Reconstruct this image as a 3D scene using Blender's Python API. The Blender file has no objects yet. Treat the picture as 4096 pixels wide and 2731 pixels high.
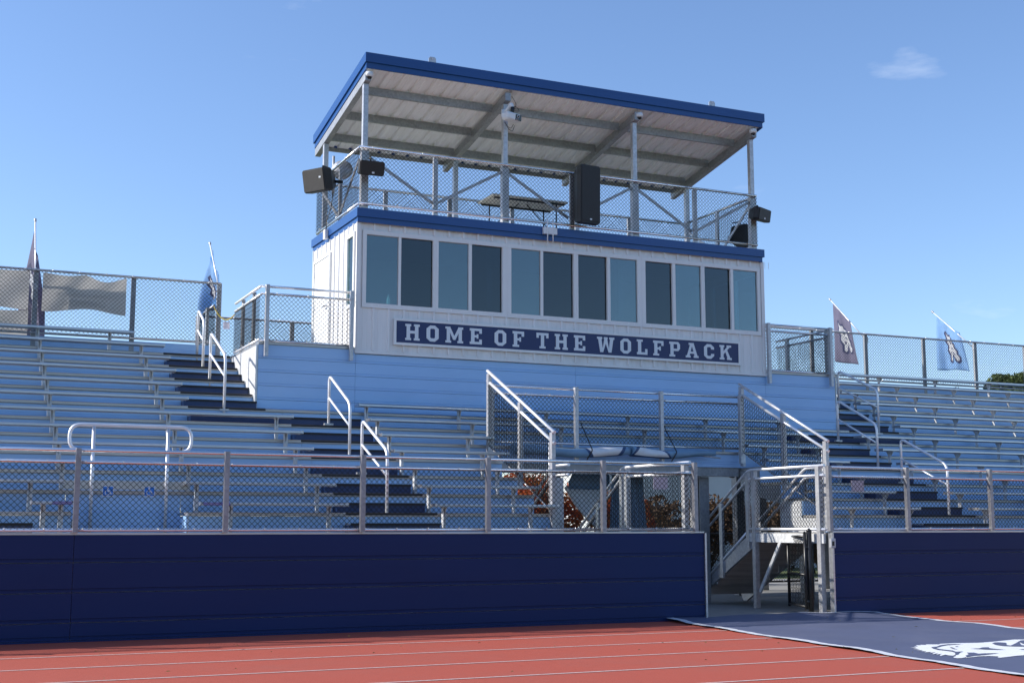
import bpy, math, random
import numpy as np
from mathutils import Vector, Matrix

random.seed(7)
S = bpy.context.scene
COL = S.collection

# ------------------------------------------------------------------ camera
YAW, PITCH = math.radians(24.4933), math.radians(8.0267)
cam = bpy.data.cameras.new('camera')
cam.sensor_width = 36.0
cam.lens = 36.0 * 5204.2 / 4096
cam.clip_end = 4000
cam_o = bpy.data.objects.new('camera', cam)
COL.objects.link(cam_o)
_F = Vector((math.sin(YAW) * math.cos(PITCH), math.cos(YAW) * math.cos(PITCH), math.sin(PITCH)))
_R = Vector((math.cos(YAW), -math.sin(YAW), 0))
_U = _R.cross(_F)
_m = Matrix((_R, _U, -_F)).transposed().to_4x4()
_m.translation = Vector((-1.7972, -16.8401, 1.4001))
cam_o.matrix_world = _m
S.camera = cam_o

# ------------------------------------------------------------------ sky
SUN_DIR = Vector((-1.42, 0.62, 1.0)).normalized()          # towards the sun
world = bpy.data.worlds.new('World')
S.world = world
world.use_nodes = True
wn, wl = world.node_tree.nodes, world.node_tree.links
wn.clear()
w_out = wn.new('ShaderNodeOutputWorld')
w_bg = wn.new('ShaderNodeBackground')
w_sky = wn.new('ShaderNodeTexSky')
w_sky.sky_type = 'NISHITA'
w_sky.sun_disc = False
w_sky.sun_elevation = math.asin(SUN_DIR.z)
w_sky.sun_rotation = math.atan2(SUN_DIR.x, SUN_DIR.y)
w_sky.air_density = 1.0
w_sky.dust_density = 0.35
w_sky.ozone_density = 3.5
w_bg.inputs['Strength'].default_value = 0.15
# thin scattered clouds, the same all round the sky
w_tc = wn.new('ShaderNodeTexCoord')
w_map = wn.new('ShaderNodeMapping')
w_map.inputs['Scale'].default_value = (1.0, 1.0, 3.6)
w_map.inputs['Location'].default_value = (0.37, 0.11, 0.0)
w_noise = wn.new('ShaderNodeTexNoise')
w_noise.inputs['Scale'].default_value = 7.0
w_noise.inputs['Detail'].default_value = 7
w_noise.inputs['Roughness'].default_value = 0.55
w_ramp = wn.new('ShaderNodeValToRGB')
w_ramp.color_ramp.elements[0].position = 0.655
w_ramp.color_ramp.elements[1].position = 0.95
w_ramp.color_ramp.elements[1].color = (0.5, 0.5, 0.5, 1)
w_mix = wn.new('ShaderNodeMixRGB')
w_mix.inputs['Color2'].default_value = (6.6, 6.9, 7.4, 1)
wl.new(w_tc.outputs['Generated'], w_map.inputs['Vector'])
wl.new(w_map.outputs['Vector'], w_noise.inputs['Vector'])
wl.new(w_noise.outputs['Fac'], w_ramp.inputs['Fac'])
wl.new(w_ramp.outputs['Color'], w_mix.inputs['Fac'])
w_tint = wn.new('ShaderNodeMixRGB')          # camera white balance leans to blue-violet
w_tint.blend_type = 'MULTIPLY'
w_tint.inputs['Fac'].default_value = 1.0
w_tint.inputs['Color2'].default_value = (0.97, 1.0, 1.10, 1)
wl.new(w_sky.outputs['Color'], w_tint.inputs['Color1'])
wl.new(w_tint.outputs['Color'], w_mix.inputs['Color1'])
wl.new(w_mix.outputs['Color'], w_bg.inputs['Color'])
wl.new(w_bg.outputs['Background'], w_out.inputs['Surface'])

# ------------------------------------------------------------------ sun
sun = bpy.data.lights.new('sun', 'SUN')
sun.energy = 4.7
sun.angle = math.radians(0.53)
sun.color = (1.0, 0.95, 0.87)
sun_o = bpy.data.objects.new('sun', sun)
COL.objects.link(sun_o)
sun_o.rotation_euler = (-SUN_DIR).to_track_quat('-Z', 'Y').to_euler()
sun_o.location = (-20, 14, 25)

vs = S.view_settings
vs.view_transform = 'Standard'
vs.look = 'None'
vs.gamma = 1.0
vs.use_curve_mapping = False
vs.exposure = 0.32
S.render.resolution_x, S.render.resolution_y = 1024, 682

# ------------------------------------------------------------------ materials
def mat(name, col, rough=0.5, metal=0.0, var=0.06, scale=6.0, bump=0.0, bscale=60.0, stretch=(1, 1, 1),
        spec=0.5, dirt=None, dirt_scale=2.0, dirt_amt=0.4, rvar=0.08, coat=0.0, trans=None):
    m = bpy.data.materials.new(name)
    m.use_nodes = True
    n, l = m.node_tree.nodes, m.node_tree.links
    b = n['Principled BSDF']
    b.inputs['Roughness'].default_value = rough
    b.inputs['Metallic'].default_value = metal
    b.inputs['Specular IOR Level'].default_value = spec
    b.inputs['Coat Weight'].default_value = coat
    tc = n.new('ShaderNodeTexCoord')
    mp = n.new('ShaderNodeMapping')
    mp.inputs['Scale'].default_value = stretch
    geo = n.new('ShaderNodeNewGeometry')
    l.new(geo.outputs['Position'], mp.inputs['Vector'])
    no = n.new('ShaderNodeTexNoise')
    no.inputs['Scale'].default_value = scale
    no.inputs['Detail'].default_value = 5
    l.new(mp.outputs['Vector'], no.inputs['Vector'])
    rp = n.new('ShaderNodeValToRGB')
    e = rp.color_ramp.elements
    e[0].position, e[1].position = 0.3, 0.7
    e[0].color = (*[max(0, c * (1 - var)) for c in col], 1)
    e[1].color = (*[min(1, c * (1 + var)) for c in col], 1)
    l.new(no.outputs['Fac'], rp.inputs['Fac'])
    last = rp.outputs['Color']
    if dirt:
        n2 = n.new('ShaderNodeTexNoise')
        n2.inputs['Scale'].default_value = dirt_scale
        n2.inputs['Detail'].default_value = 8
        n2.inputs['Roughness'].default_value = 0.7
        l.new(mp.outputs['Vector'], n2.inputs['Vector'])
        r2 = n.new('ShaderNodeValToRGB')
        r2.color_ramp.elements[0].position = 0.48
        r2.color_ramp.elements[1].position = 0.72
        r2.color_ramp.elements[1].color = (dirt_amt, dirt_amt, dirt_amt, 1)
        l.new(n2.outputs['Fac'], r2.inputs['Fac'])
        mx = n.new('ShaderNodeMixRGB')
        mx.inputs['Color2'].default_value = (*dirt, 1)
        l.new(r2.outputs['Color'], mx.inputs['Fac'])
        l.new(last, mx.inputs['Color1'])
        last = mx.outputs['Color']
    l.new(last, b.inputs['Base Color'])
    if rvar:
        mr = n.new('ShaderNodeMapRange')
        mr.inputs['To Min'].default_value = max(0.03, rough - rvar)
        mr.inputs['To Max'].default_value = min(1, rough + rvar)
        l.new(no.outputs['Fac'], mr.inputs['Value'])
        l.new(mr.outputs['Result'], b.inputs['Roughness'])
    if bump:
        n3 = n.new('ShaderNodeTexNoise')
        n3.inputs['Scale'].default_value = bscale
        n3.inputs['Detail'].default_value = 3
        l.new(mp.outputs['Vector'], n3.inputs['Vector'])
        bp = n.new('ShaderNodeBump')
        bp.inputs['Strength'].default_value = bump
        bp.inputs['Distance'].default_value = 0.01
        l.new(n3.outputs['Fac'], bp.inputs['Height'])
        l.new(bp.outputs['Normal'], b.inputs['Normal'])
    if trans:
        tr = n.new('ShaderNodeBsdfTranslucent')
        l.new(last, tr.inputs['Color'])
        ms = n.new('ShaderNodeMixShader')
        ms.inputs['Fac'].default_value = trans
        l.new(b.outputs['BSDF'], ms.inputs[1])
        l.new(tr.outputs['BSDF'], ms.inputs[2])
        l.new(ms.outputs['Shader'], n['Material Output'].inputs['Surface'])
    return m

def galv_mat(name, col, rough, metal):
    m = mat(name, col, rough, metal, var=0.1, scale=3, rvar=0.05)
    n, l = m.node_tree.nodes, m.node_tree.links
    b = n['Principled BSDF']
    vo = n.new('ShaderNodeTexVoronoi')
    vo.inputs['Scale'].default_value = 28
    geo = n.new('ShaderNodeNewGeometry')
    l.new(geo.outputs['Position'], vo.inputs['Vector'])
    old = b.inputs['Base Color'].links[0].from_socket
    mx = n.new('ShaderNodeMixRGB')
    mx.blend_type = 'MULTIPLY'
    mx.inputs['Fac'].default_value = 0.28
    bw = n.new('ShaderNodeRGBToBW')
    l.new(vo.outputs['Color'], bw.inputs['Color'])
    l.new(old, mx.inputs['Color1'])
    l.new(bw.outputs['Val'], mx.inputs['Color2'])
    l.new(mx.outputs['Color'], b.inputs['Base Color'])
    return m

def glass_mat(name, tint, refl_boost, dark):
    m = bpy.data.materials.new(name)
    m.use_nodes = True
    n, l = m.node_tree.nodes, m.node_tree.links
    n.clear()
    out = n.new('ShaderNodeOutputMaterial')
    tr = n.new('ShaderNodeBsdfTransparent')
    tr.inputs['Color'].default_value = (*tint, 1)
    gl = n.new('ShaderNodeBsdfGlossy')
    gl.inputs['Roughness'].default_value = 0.015
    gl.inputs['Color'].default_value = (0.9, 0.97, 0.95, 1)
    fr = n.new('ShaderNodeFresnel')
    fr.inputs['IOR'].default_value = 1.52
    mu = n.new('ShaderNodeMath')
    mu.operation = 'MULTIPLY_ADD'
    mu.inputs[1].default_value = 1.0
    mu.inputs[2].default_value = refl_boost
    mu.use_clamp = True
    geo = n.new('ShaderNodeNewGeometry')
    no = n.new('ShaderNodeTexNoise')
    no.inputs['Scale'].default_value = 1.4
    bp = n.new('ShaderNodeBump')
    bp.inputs['Strength'].default_value = 0.06
    bp.inputs['Distance'].default_value = 0.02
    l.new(geo.outputs['Position'], no.inputs['Vector'])
    l.new(no.outputs['Fac'], bp.inputs['Height'])
    l.new(bp.outputs['Normal'], gl.inputs['Normal'])
    ms = n.new('ShaderNodeMixShader')
    l.new(fr.outputs['Fac'], mu.inputs[0])
    l.new(mu.outputs['Value'], ms.inputs['Fac'])
    l.new(tr.outputs['BSDF'], ms.inputs[1])
    l.new(gl.outputs['BSDF'], ms.inputs[2])
    l.new(ms.outputs['Shader'], out.inputs['Surface'])
    return m

M = {}
M['track'] = mat('track_rubber', (0.43, 0.080, 0.046), 0.85, var=0.16, scale=90, bump=0.6, bscale=160,
                 dirt=(0.36, 0.10, 0.07), dirt_scale=0.7, dirt_amt=0.5)
M['line'] = mat('lane_paint', (0.62, 0.55, 0.53), 0.8, var=0.1, scale=30, dirt=(0.45, 0.16, 0.13), dirt_scale=25, dirt_amt=0.8)
M['concrete'] = mat('concrete', (0.29, 0.285, 0.27), 0.9, var=0.1, scale=5, bump=0.3, dirt=(0.2, 0.19, 0.18))
M['grass'] = mat('grass', (0.10, 0.13, 0.045), 0.95, var=0.3, scale=3, bump=0.5, dirt=(0.2, 0.17, 0.08))
M['turf'] = mat('turf', (0.08, 0.16, 0.05), 0.95, var=0.2, scale=20, bump=0.4)
M['alu'] = mat('mill_aluminium', (0.60, 0.60, 0.61), 0.36, 0.9, var=0.06, scale=8, stretch=(0.15, 3, 3),
               dirt=(0.42, 0.40, 0.38), dirt_scale=3, dirt_amt=0.35)
M['alu_tread'] = mat('tread_aluminium', (0.52, 0.50, 0.48), 0.42, 0.8, var=0.1, scale=10, stretch=(0.1, 3, 3),
                     dirt=(0.25, 0.23, 0.21), dirt_scale=2, dirt_amt=0.6)
M['pipe'] = mat('polished_pipe', (0.82, 0.82, 0.83), 0.24, 1.0, var=0.03, scale=6)
M['handrail'] = mat('satin_handrail', (0.86, 0.86, 0.87), 0.45, 0.6, var=0.03, scale=6)
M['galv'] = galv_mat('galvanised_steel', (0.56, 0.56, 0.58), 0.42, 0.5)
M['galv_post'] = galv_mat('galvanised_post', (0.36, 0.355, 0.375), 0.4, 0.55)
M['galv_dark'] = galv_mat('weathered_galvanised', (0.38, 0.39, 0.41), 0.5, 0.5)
M['zinc_sheet'] = galv_mat('zinc_sheet', (0.72, 0.73, 0.74), 0.6, 0.25)
M['sky_panel'] = mat('light_blue_panel', (0.33, 0.54, 0.84), 0.34, 0.0, var=0.05, scale=2.5, stretch=(0.4, 1, 1), spec=0.6,
                     dirt=(0.42, 0.58, 0.80), dirt_scale=1.2, dirt_amt=0.4)
M['navy_panel'] = mat('navy_panel', (0.008, 0.024, 0.100), 0.5, 0.0, spec=0.25, var=0.07, scale=2.0, stretch=(0.3, 1, 1),
                      dirt=(0.012, 0.024, 0.085), dirt_scale=1.0, dirt_amt=0.4)
M['navy_step'] = mat('navy_step', (0.012, 0.035, 0.12), 0.38, 0.0, var=0.1, scale=5, dirt=(0.05, 0.07, 0.14), dirt_scale=4)
M['black_nose'] = mat('black_nosing', (0.018, 0.018, 0.02), 0.7, var=0.15, scale=20)
M['wire'] = mat('black_vinyl_wire', (0.010, 0.0105, 0.011), 0.35, 0.0, var=0.1, scale=20, spec=0.18)
M['white_wall'] = mat('white_wall_sheet', (0.80, 0.79, 0.78), 0.42, var=0.05, scale=1.5, stretch=(2.5, 2.5, 0.25),
                      dirt=(0.62, 0.60, 0.58), dirt_scale=1.6, dirt_amt=0.35)
M['white'] = mat('white_paint', (0.80, 0.80, 0.79), 0.4, var=0.03, scale=3)
M['frame'] = mat('window_frame', (0.78, 0.77, 0.76), 0.35, var=0.02, scale=3)
M['trim'] = mat('royal_blue_trim', (0.008, 0.062, 0.235), 0.25, 0.0, var=0.05, scale=1.5, stretch=(0.3, 1, 1), spec=0.5, rvar=0.04)
M['sign_navy'] = mat('sign_navy', (0.018, 0.032, 0.115), 0.45, var=0.05, scale=3)
M['letter'] = mat('letter_white', (0.72, 0.76, 0.80), 0.5, var=0.02, scale=5)
M['soffit'] = mat('roof_sheet', (0.86, 0.87, 0.86), 0.5, 0.0, var=0.06, scale=4, stretch=(3, 0.3, 1),
                  dirt=(0.62, 0.63, 0.62), dirt_scale=3, dirt_amt=0.4)
M['glass'] = glass_mat('window_glass', (0.52, 0.68, 0.74), 0.07, 0)
M['glass_clear'] = glass_mat('clear_glass', (0.72, 0.88, 0.92), 0.03, 0)
M['screen'] = glass_mat('insect_screen_glass', (0.30, 0.36, 0.44), 0.02, 0)
M['interior'] = mat('interior_wall', (0.62, 0.62, 0.60), 0.7, var=0.04)
M['interior_dark'] = mat('interior_carpet', (0.10, 0.11, 0.13), 0.9, var=0.1)
M['speaker'] = mat('speaker_black', (0.018, 0.018, 0.02), 0.5, var=0.12, scale=40, bump=0.3, bscale=400)
M['grille'] = mat('speaker_grille', (0.035, 0.033, 0.033), 0.55, 0.3, var=0.2, scale=200, bump=0.4, bscale=300)
M['black_paint'] = mat('black_paint', (0.014, 0.014, 0.015), 0.35, var=0.1)
M['cam_white'] = mat('camera_white', (0.74, 0.75, 0.77), 0.35, var=0.02)
M['lens'] = mat('lens_black', (0.01, 0.01, 0.012), 0.08, var=0.0)
M['table_top'] = mat('table_plastic', (0.62, 0.59, 0.50), 0.55, var=0.06, scale=8)
M['flag_navy'] = mat('flag_navy', (0.22, 0.21, 0.31), 0.8, var=0.08, scale=9, trans=0.45)
M['flag_sky'] = mat('flag_light_blue', (0.36, 0.58, 0.84), 0.8, var=0.06, scale=9, trans=0.55)
M['emblem_w'] = mat('emblem_white', (0.74, 0.75, 0.78), 0.7, var=0.04, trans=0.4)
M['emblem_n'] = mat('emblem_navy', (0.03, 0.04, 0.12), 0.7, var=0.04, trans=0.2)
M['banner'] = mat('banner_back', (0.60, 0.57, 0.54), 0.8, var=0.08, scale=2.2, stretch=(1, 1, 2), trans=0.45)
M['ghost'] = mat('banner_show_through', (0.52, 0.51, 0.50), 0.8, var=0.04, trans=0.45)
M['tarp'] = mat('grey_blue_tarp', (0.17, 0.29, 0.42), 0.55, var=0.14, scale=3, stretch=(0.6, 2, 2), bump=0.5, bscale=7)
M['tarp_white'] = mat('white_tarp', (0.70, 0.71, 0.72), 0.6, var=0.05, bump=0.5, bscale=9)
M['tarp_navy'] = mat('navy_tarp', (0.03, 0.07, 0.17), 0.55, var=0.1, bump=0.4, bscale=8)
M['tarp_grey'] = mat('grey_tarp', (0.70, 0.72, 0.74), 0.65, var=0.08, bump=0.4, bscale=6)
M['mat_navy'] = mat('mat_navy', (0.085, 0.10, 0.17), 0.75, var=0.08, scale=1.2, dirt=(0.12, 0.13, 0.19), dirt_scale=0.9,
                    dirt_amt=0.6, bump=0.15, bscale=120)
M['mat_edge'] = mat('mat_edge_tape', (0.66, 0.67, 0.70), 0.6, var=0.1, scale=14, dirt=(0.40, 0.41, 0.48), dirt_scale=9, dirt_amt=0.7)
M['mat_white'] = mat('mat_print_white', (0.78, 0.79, 0.80), 0.7, var=0.03)
M['yellow'] = mat('yellow_plastic', (0.75, 0.56, 0.08), 0.45, var=0.05)
M['paper'] = mat('notice_sheet', (0.66, 0.60, 0.66), 0.6, var=0.03)
M['blue_sign'] = mat('access_blue', (0.02, 0.20, 0.68), 0.4, var=0.03)
M['violet'] = mat('violet_label', (0.10, 0.09, 0.42), 0.5, var=0.04)
M['bark'] = mat('bark', (0.09, 0.065, 0.045), 0.9, var=0.25, scale=9, bump=0.6, bscale=30)
M['leaf_green'] = mat('leaf_green', (0.075, 0.105, 0.03), 0.7, var=0.4, scale=0.9, trans=0.3)
M['leaf_olive'] = mat('leaf_olive', (0.15, 0.13, 0.04), 0.7, var=0.4, scale=0.9, trans=0.3)
M['leaf_red'] = mat('leaf_red', (0.46, 0.10, 0.035), 0.7, var=0.5, scale=3, trans=0.45, dirt=(0.40, 0.34, 0.05), dirt_scale=1.6, dirt_amt=0.9)
M['leaf_brown'] = mat('leaf_brown', (0.10, 0.055, 0.025), 0.8, var=0.4, scale=2, trans=0.2)
M['bldg'] = mat('pale_render', (0.62, 0.63, 0.62), 0.8, var=0.05, scale=1)
M['roof_dark'] = mat('dark_roof', (0.08, 0.08, 0.085), 0.8, var=0.1)
M['bottle'] = mat('bottle_plastic', (0.70, 0.82, 0.78), 0.2, var=0.1, scale=30, trans=0.4)

# ------------------------------------------------------------------ mesh builder
class MB:
    def __init__(s):
        s.v, s.f, s.sm = [], [], []
    def add(s, vs, fs, smooth=False):
        o = len(s.v)
        s.v += [tuple(q) for q in vs]
        s.f += [tuple(i + o for i in q) for q in fs]
        s.sm += [smooth] * len(fs)
        return s
    def box(s, x0, x1, y0, y1, z0, z1):
        return s.add([(x0, y0, z0), (x1, y0, z0), (x1, y1, z0), (x0, y1, z0), (x0, y0, z1), (x1, y0, z1), (x1, y1, z1), (x0, y1, z1)],
                     [(0, 3, 2, 1), (4, 5, 6, 7), (0, 1, 5, 4), (1, 2, 6, 5), (2, 3, 7, 6), (3, 0, 4, 7)])
    def obox(s, c, ax, ay, az, hx, hy, hz, ch=0.0):
        """oriented box, optional chamfer of the 12 edges (via 24 verts)"""
        c, ax, ay, az = Vector(c), Vector(ax).normalized(), Vector(ay).normalized(), Vector(az).normalized()
        if ch <= 0:
            vs = [c + ax * hx * i + ay * hy * j + az * hz * k for k in (-1, 1) for (i, j) in ((-1, -1), (1, -1), (1, 1), (-1, 1))]
            return s.add(vs, [(0, 3, 2, 1), (4, 5, 6, 7), (0, 1, 5, 4), (1, 2, 6, 5), (2, 3, 7, 6), (3, 0, 4, 7)])
        prof = [(-hx + ch, -hz), (hx - ch, -hz), (hx, -hz + ch), (hx, hz - ch), (hx - ch, hz), (-hx + ch, hz), (-hx, hz - ch), (-hx, -hz + ch)]
        rings = []
        for (yy, k) in ((-hy, ch), (-hy + ch, 0), (hy - ch, 0), (hy, ch)):
            rings.append([c + ax * (px * (1 - k / hx)) + ay * yy + az * (pz * (1 - k / hz)) for px, pz in prof])
        vs = [p for r in rings for p in r]
        fs = [tuple(range(7, -1, -1)), tuple(range(24, 32))]
        for r in range(3):
            for i in range(8):
                fs.append((r * 8 + i, r * 8 + (i + 1) % 8, r * 8 + 8 + (i + 1) % 8, r * 8 + 8 + i))
        fs = [tuple(reversed(q)) for q in fs]
        return s.add(vs, fs)
    def bar(s, a, b, w, h, up=(0, 0, 1)):
        a, b = Vector(a), Vector(b)
        d = (b - a)
        L = d.length
        d.normalize()
        u = Vector(up)
        sx = d.cross(u)
        if sx.length < 1e-4:
            sx = d.cross(Vector((0, 1, 0)))
        sx.normalize()
        u2 = sx.cross(d)
        return s.obox((a + b) / 2, d, sx, u2, L / 2, w / 2, h / 2)
    def prismx(s, prof, x0, x1):
        """closed YZ profile (counter-clockwise seen from +X) extruded along X"""
        n = len(prof)
        vs = [(x0, y, z) for y, z in prof] + [(x1, y, z) for y, z in prof]
        fs = [(i, (i + 1) % n, n + (i + 1) % n, n + i) for i in range(n)]
        fs = [tuple(reversed(q)) for q in fs]
        fs += [tuple(range(n)), tuple(range(2 * n - 1, n - 1, -1))]
        fs = [tuple(reversed(q)) for q in fs]
        return s.add(vs, fs)
    def extrude(s, pts, d):
        """planar polygon pts extruded by vector d"""
        n = len(pts)
        d = Vector(d)
        vs = [Vector(p) for p in pts] + [Vector(p) + d for p in pts]
        fs = [tuple(range(n - 1, -1, -1)), tuple(range(n, 2 * n))]
        fs += [(i, (i + 1) % n, n + (i + 1) % n, n + i) for i in range(n)]
        return s.add(vs, fs)
    def tube(s, pts, r, n=8, closed=False):
        pts = [Vector(p) for p in pts]
        m = len(pts)
        rr = r if isinstance(r, (list, tuple)) else [r] * m
        rings = []
        ref = None
        for i, p in enumerate(pts):
            if closed:
                t = pts[(i + 1) % m] - pts[i - 1]
            else:
                t = pts[min(i + 1, m - 1)] - pts[max(i - 1, 0)]
            t.normalize()
            if ref is None:
                ref = Vector((0, 0, 1)) if abs(t.z) < 0.9 else Vector((0, 1, 0))
            a = t.cross(ref)
            if a.length < 1e-5:
                a = t.cross(Vector((1, 0, 0)))
            a.normalize()
            b = a.cross(t)
            ref = b
            k = 1.0
            if 0 < i < m - 1 or closed:
                d1 = (pts[i] - pts[i - 1]).normalized()
                k = 1 / max(0.5, abs(d1.dot(t)))
            rings.append([p + (a * math.cos(2 * math.pi * j / n) + b * math.sin(2 * math.pi * j / n)) * rr[i] * (k if k < 1.4 else 1.4) for j in range(n)])
        vs = [q for g in rings for q in g]
        fs = []
        for i in range(m if closed else m - 1):
            i2 = (i + 1) % m
            for j in range(n):
                fs.append((i * n + j, i * n + (j + 1) % n, i2 * n + (j + 1) % n, i2 * n + j))
        s.add(vs, fs, True)
        if not closed:
            o = len(s.v) - len(vs)
            s.f += [tuple(o + j for j in range(n - 1, -1, -1)), tuple(o + (m - 1) * n + j for j in range(n))]
            s.sm += [False, False]
        return s
    def lathe(s, prof, c=(0, 0, 0), n=20, axis=(0, 0, 1)):
        """prof = [(r, h)] about an axis through c"""
        q = Vector((0, 0, 1)).rotation_difference(Vector(axis).normalized())
        c = Vector(c)
        vs = []
        for r, h in prof:
            for j in range(n):
                a = 2 * math.pi * j / n
                vs.append(c + q @ Vector((r * math.cos(a), r * math.sin(a), h)))
        fs = []
        for i in range(len(prof) - 1):
            for j in range(n):
                fs.append((i * n + j, i * n + (j + 1) % n, (i + 1) * n + (j + 1) % n, (i + 1) * n + j))
        s.add(vs, fs, True)
        o = len(s.v) - len(vs)
        if prof[0][0] > 1e-4:
            s.f.append(tuple(o + j for j in range(n - 1, -1, -1)))
            s.sm.append(False)
        if prof[-1][0] > 1e-4:
            s.f.append(tuple(o + (len(prof) - 1) * n + j for j in range(n)))
            s.sm.append(False)
        return s
    def mesh(s, name):
        me = bpy.data.meshes.new(name)
        me.from_pydata(s.v, [], s.f)
        me.polygons.foreach_set('use_smooth', s.sm)
        me.update()
        return me
    def build(s, name, m, parent=None):
        o = bpy.data.objects.new(name, s.mesh(name))
        o.data.materials.append(M[m] if isinstance(m, str) else m)
        COL.objects.link(o)
        if parent is not None:
            link_parent(o, parent)
        return o

def link_parent(o, p):
    o.parent = p
    o.matrix_parent_inverse = Matrix.Translation(-p.location) if p.type == 'EMPTY' else Matrix.Identity(4)

def tag(o, label=None, cat=None, group=None, kind=None):
    if label: o['label'] = label
    if cat: o['category'] = cat
    if group: o['group'] = group
    if kind: o['kind'] = kind
    return o

def thing(name, loc, label, cat, group=None):
    o = bpy.data.objects.new(name, None)
    o.empty_display_size = 0.2
    o.location = loc
    COL.objects.link(o)
    return tag(o, label, cat, group)

def put(name, mesh, m, parent, loc):
    """a copy that shares mesh data"""
    o = bpy.data.objects.new(name, mesh)
    if not mesh.materials:
        mesh.materials.append(M[m])
    COL.objects.link(o)
    o.location = loc
    if parent is not None:
        link_parent(o, parent)
    return o

def bx(*a):
    return MB().box(*a)

# chain-link: real zigzag wires laid over a parallelogram
def chain(parent, o, u, v, D=0.075, r=0.0042, m='wire', name='chain_link_mesh'):
    o, u, v = np.array(o, float), np.array(u, float), np.array(v, float)
    LU, LV = np.linalg.norm(u), np.linalg.norm(v)
    uu, vv = u / LU, v / LV
    nn = np.cross(uu, vv)
    nn /= np.linalg.norm(nn)
    nw = max(2, int(round(LU / (D / 2))))
    nk = max(2, int(round(LV / (D / 2))))
    du, dv = LU / nw, LV / nk
    i = np.arange(nw)
    k = np.arange(nk + 1)
    I, K = np.meshgrid(i, k, indexing='ij')
    sgn = np.where((I + K) % 2 == 0, -1.0, 1.0)
    a = (I + 0.5) * du + sgn * du * 0.5 * 0.985
    P = o + a[..., None] * uu + (K * dv)[..., None] * vv + (np.where(I % 2 == 0, 1.0, -1.0) * r * 0.9)[..., None] * nn
    ring = [(math.cos(t), math.sin(t)) for t in (0.3, 0.3 + 2.094, 0.3 + 4.189)]
    side = np.cross(nn, vv)
    V = np.stack([P + r * 1.25 * c * side + r * s_ * nn for c, s_ in ring], axis=2)      # nw,nk+1,3,3
    co = V.reshape(-1, 3)
    base = (I[:, :-1] * (nk + 1) + K[:, :-1]) * 3
    faces = []
    for j in range(3):
        j2 = (j + 1) % 3
        faces.append(np.stack([base + j, base + j2, base + 3 + j2, base + 3 + j], axis=-1).reshape(-1, 4))
    F = np.concatenate(faces)
    me = bpy.data.meshes.new(name)
    me.vertices.add(len(co))
    me.vertices.foreach_set('co', co.astype(np.float32).ravel())
    me.loops.add(F.size)
    me.loops.foreach_set('vertex_index', F.astype(np.int32).ravel())
    me.polygons.add(len(F))
    me.polygons.foreach_set('loop_start', np.arange(0, F.size, 4, dtype=np.int32))
    me.polygons.foreach_set('loop_total', np.full(len(F), 4, dtype=np.int32))
    me.polygons.foreach_set('use_smooth', np.ones(len(F), dtype=bool))
    me.update(calc_edges=True)
    me.materials.append(M[m])
    ob = bpy.data.objects.new(name, me)
    COL.objects.link(ob)
    link_parent(ob, parent)
    ob['kind'] = 'stuff'
    return ob

def arc(c, r, a0, a1, n, ax, ay):
    c, ax, ay = Vector(c), Vector(ax), Vector(ay)
    return [c + ax * r * math.cos(a0 + (a1 - a0) * i / n) + ay * r * math.sin(a0 + (a1 - a0) * i / n) for i in range(n + 1)]

def rounded(pts, r, n=5, closed=False):
    """polyline with rounded corners"""
    pts = [Vector(p) for p in pts]
    m = len(pts)
    out = []
    rng = range(m) if closed else range(1, m - 1)
    if not closed: out.append(pts[0])
    for i in rng:
        p, a, b = pts[i], pts[i - 1], pts[(i + 1) % m]
        d1, d2 = (a - p), (b - p)
        k = min(r, d1.length * 0.45, d2.length * 0.45)
        s_, e = p + d1.normalized() * k, p + d2.normalized() * k
        for j in range(n + 1):
            t = j / n
            out.append(s_ * (1 - t) ** 2 + p * 2 * t * (1 - t) + e * t * t)
    if not closed: out.append(pts[-1])
    return out

# ------------------------------------------------------------------ dimensions
ZW, RISE, RUN = 1.284, 0.287, 0.60
XL, XR = -4.2, 27.0
def nY(n): return 0.05 + RUN * n            # front edge of tread n
def fZ(n): return ZW + RISE * n             # floor level of row n
OPL, OPR = 6.83, 11.84                      # sides of the stair opening
WL, WR = 3.30, 15.27                        # press box plinth sides
YP = 4.60                                   # press box front

# ------------------------------------------------------------------ ground
def sheet(name, x0, x1, y0, y1, z, m, kind='structure', parent=None):
    o = MB().add([(x0, y0, z), (x1, y0, z), (x1, y1, z), (x0, y1, z)], [(0, 1, 2, 3)]).build(name, m, parent)
    if kind: o['kind'] = kind
    return o
sheet('ground', -1500, 1500, -1500, 1500, -0.03, 'grass')
sheet('turf_field', -80, 120, -90, -10.4, -0.022, 'turf')
track = sheet('running_track', -80, 120, -10.4, 0.42, 0.0, 'track')
for k in range(8):
    y = -1.80 - 1.22 * k
    n_seg = 100
    mb = MB()
    vs, fs = [], []
    for i in range(n_seg + 1):
        x = -80 + 200 * i / n_seg
        yy = y
        vs += [(x, yy - 0.02, 0.004), (x, yy + 0.02, 0.004)]
    for i in range(n_seg):
        fs.append((2 * i, 2 * i + 2, 2 * i + 3, 2 * i + 1))
    ln = mb.add(vs, fs).build('lane_line', 'line', track)
sheet('concrete_pad', -10, 40, 0.42, 9.6, -0.004, 'concrete')
sheet('concrete_apron', 9.1, 11.45, 0.05, 0.42, 0.006, 'concrete')
sheet('asphalt_path', -30, 60, 9.6, 12.2, -0.01, 'concrete')

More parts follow.
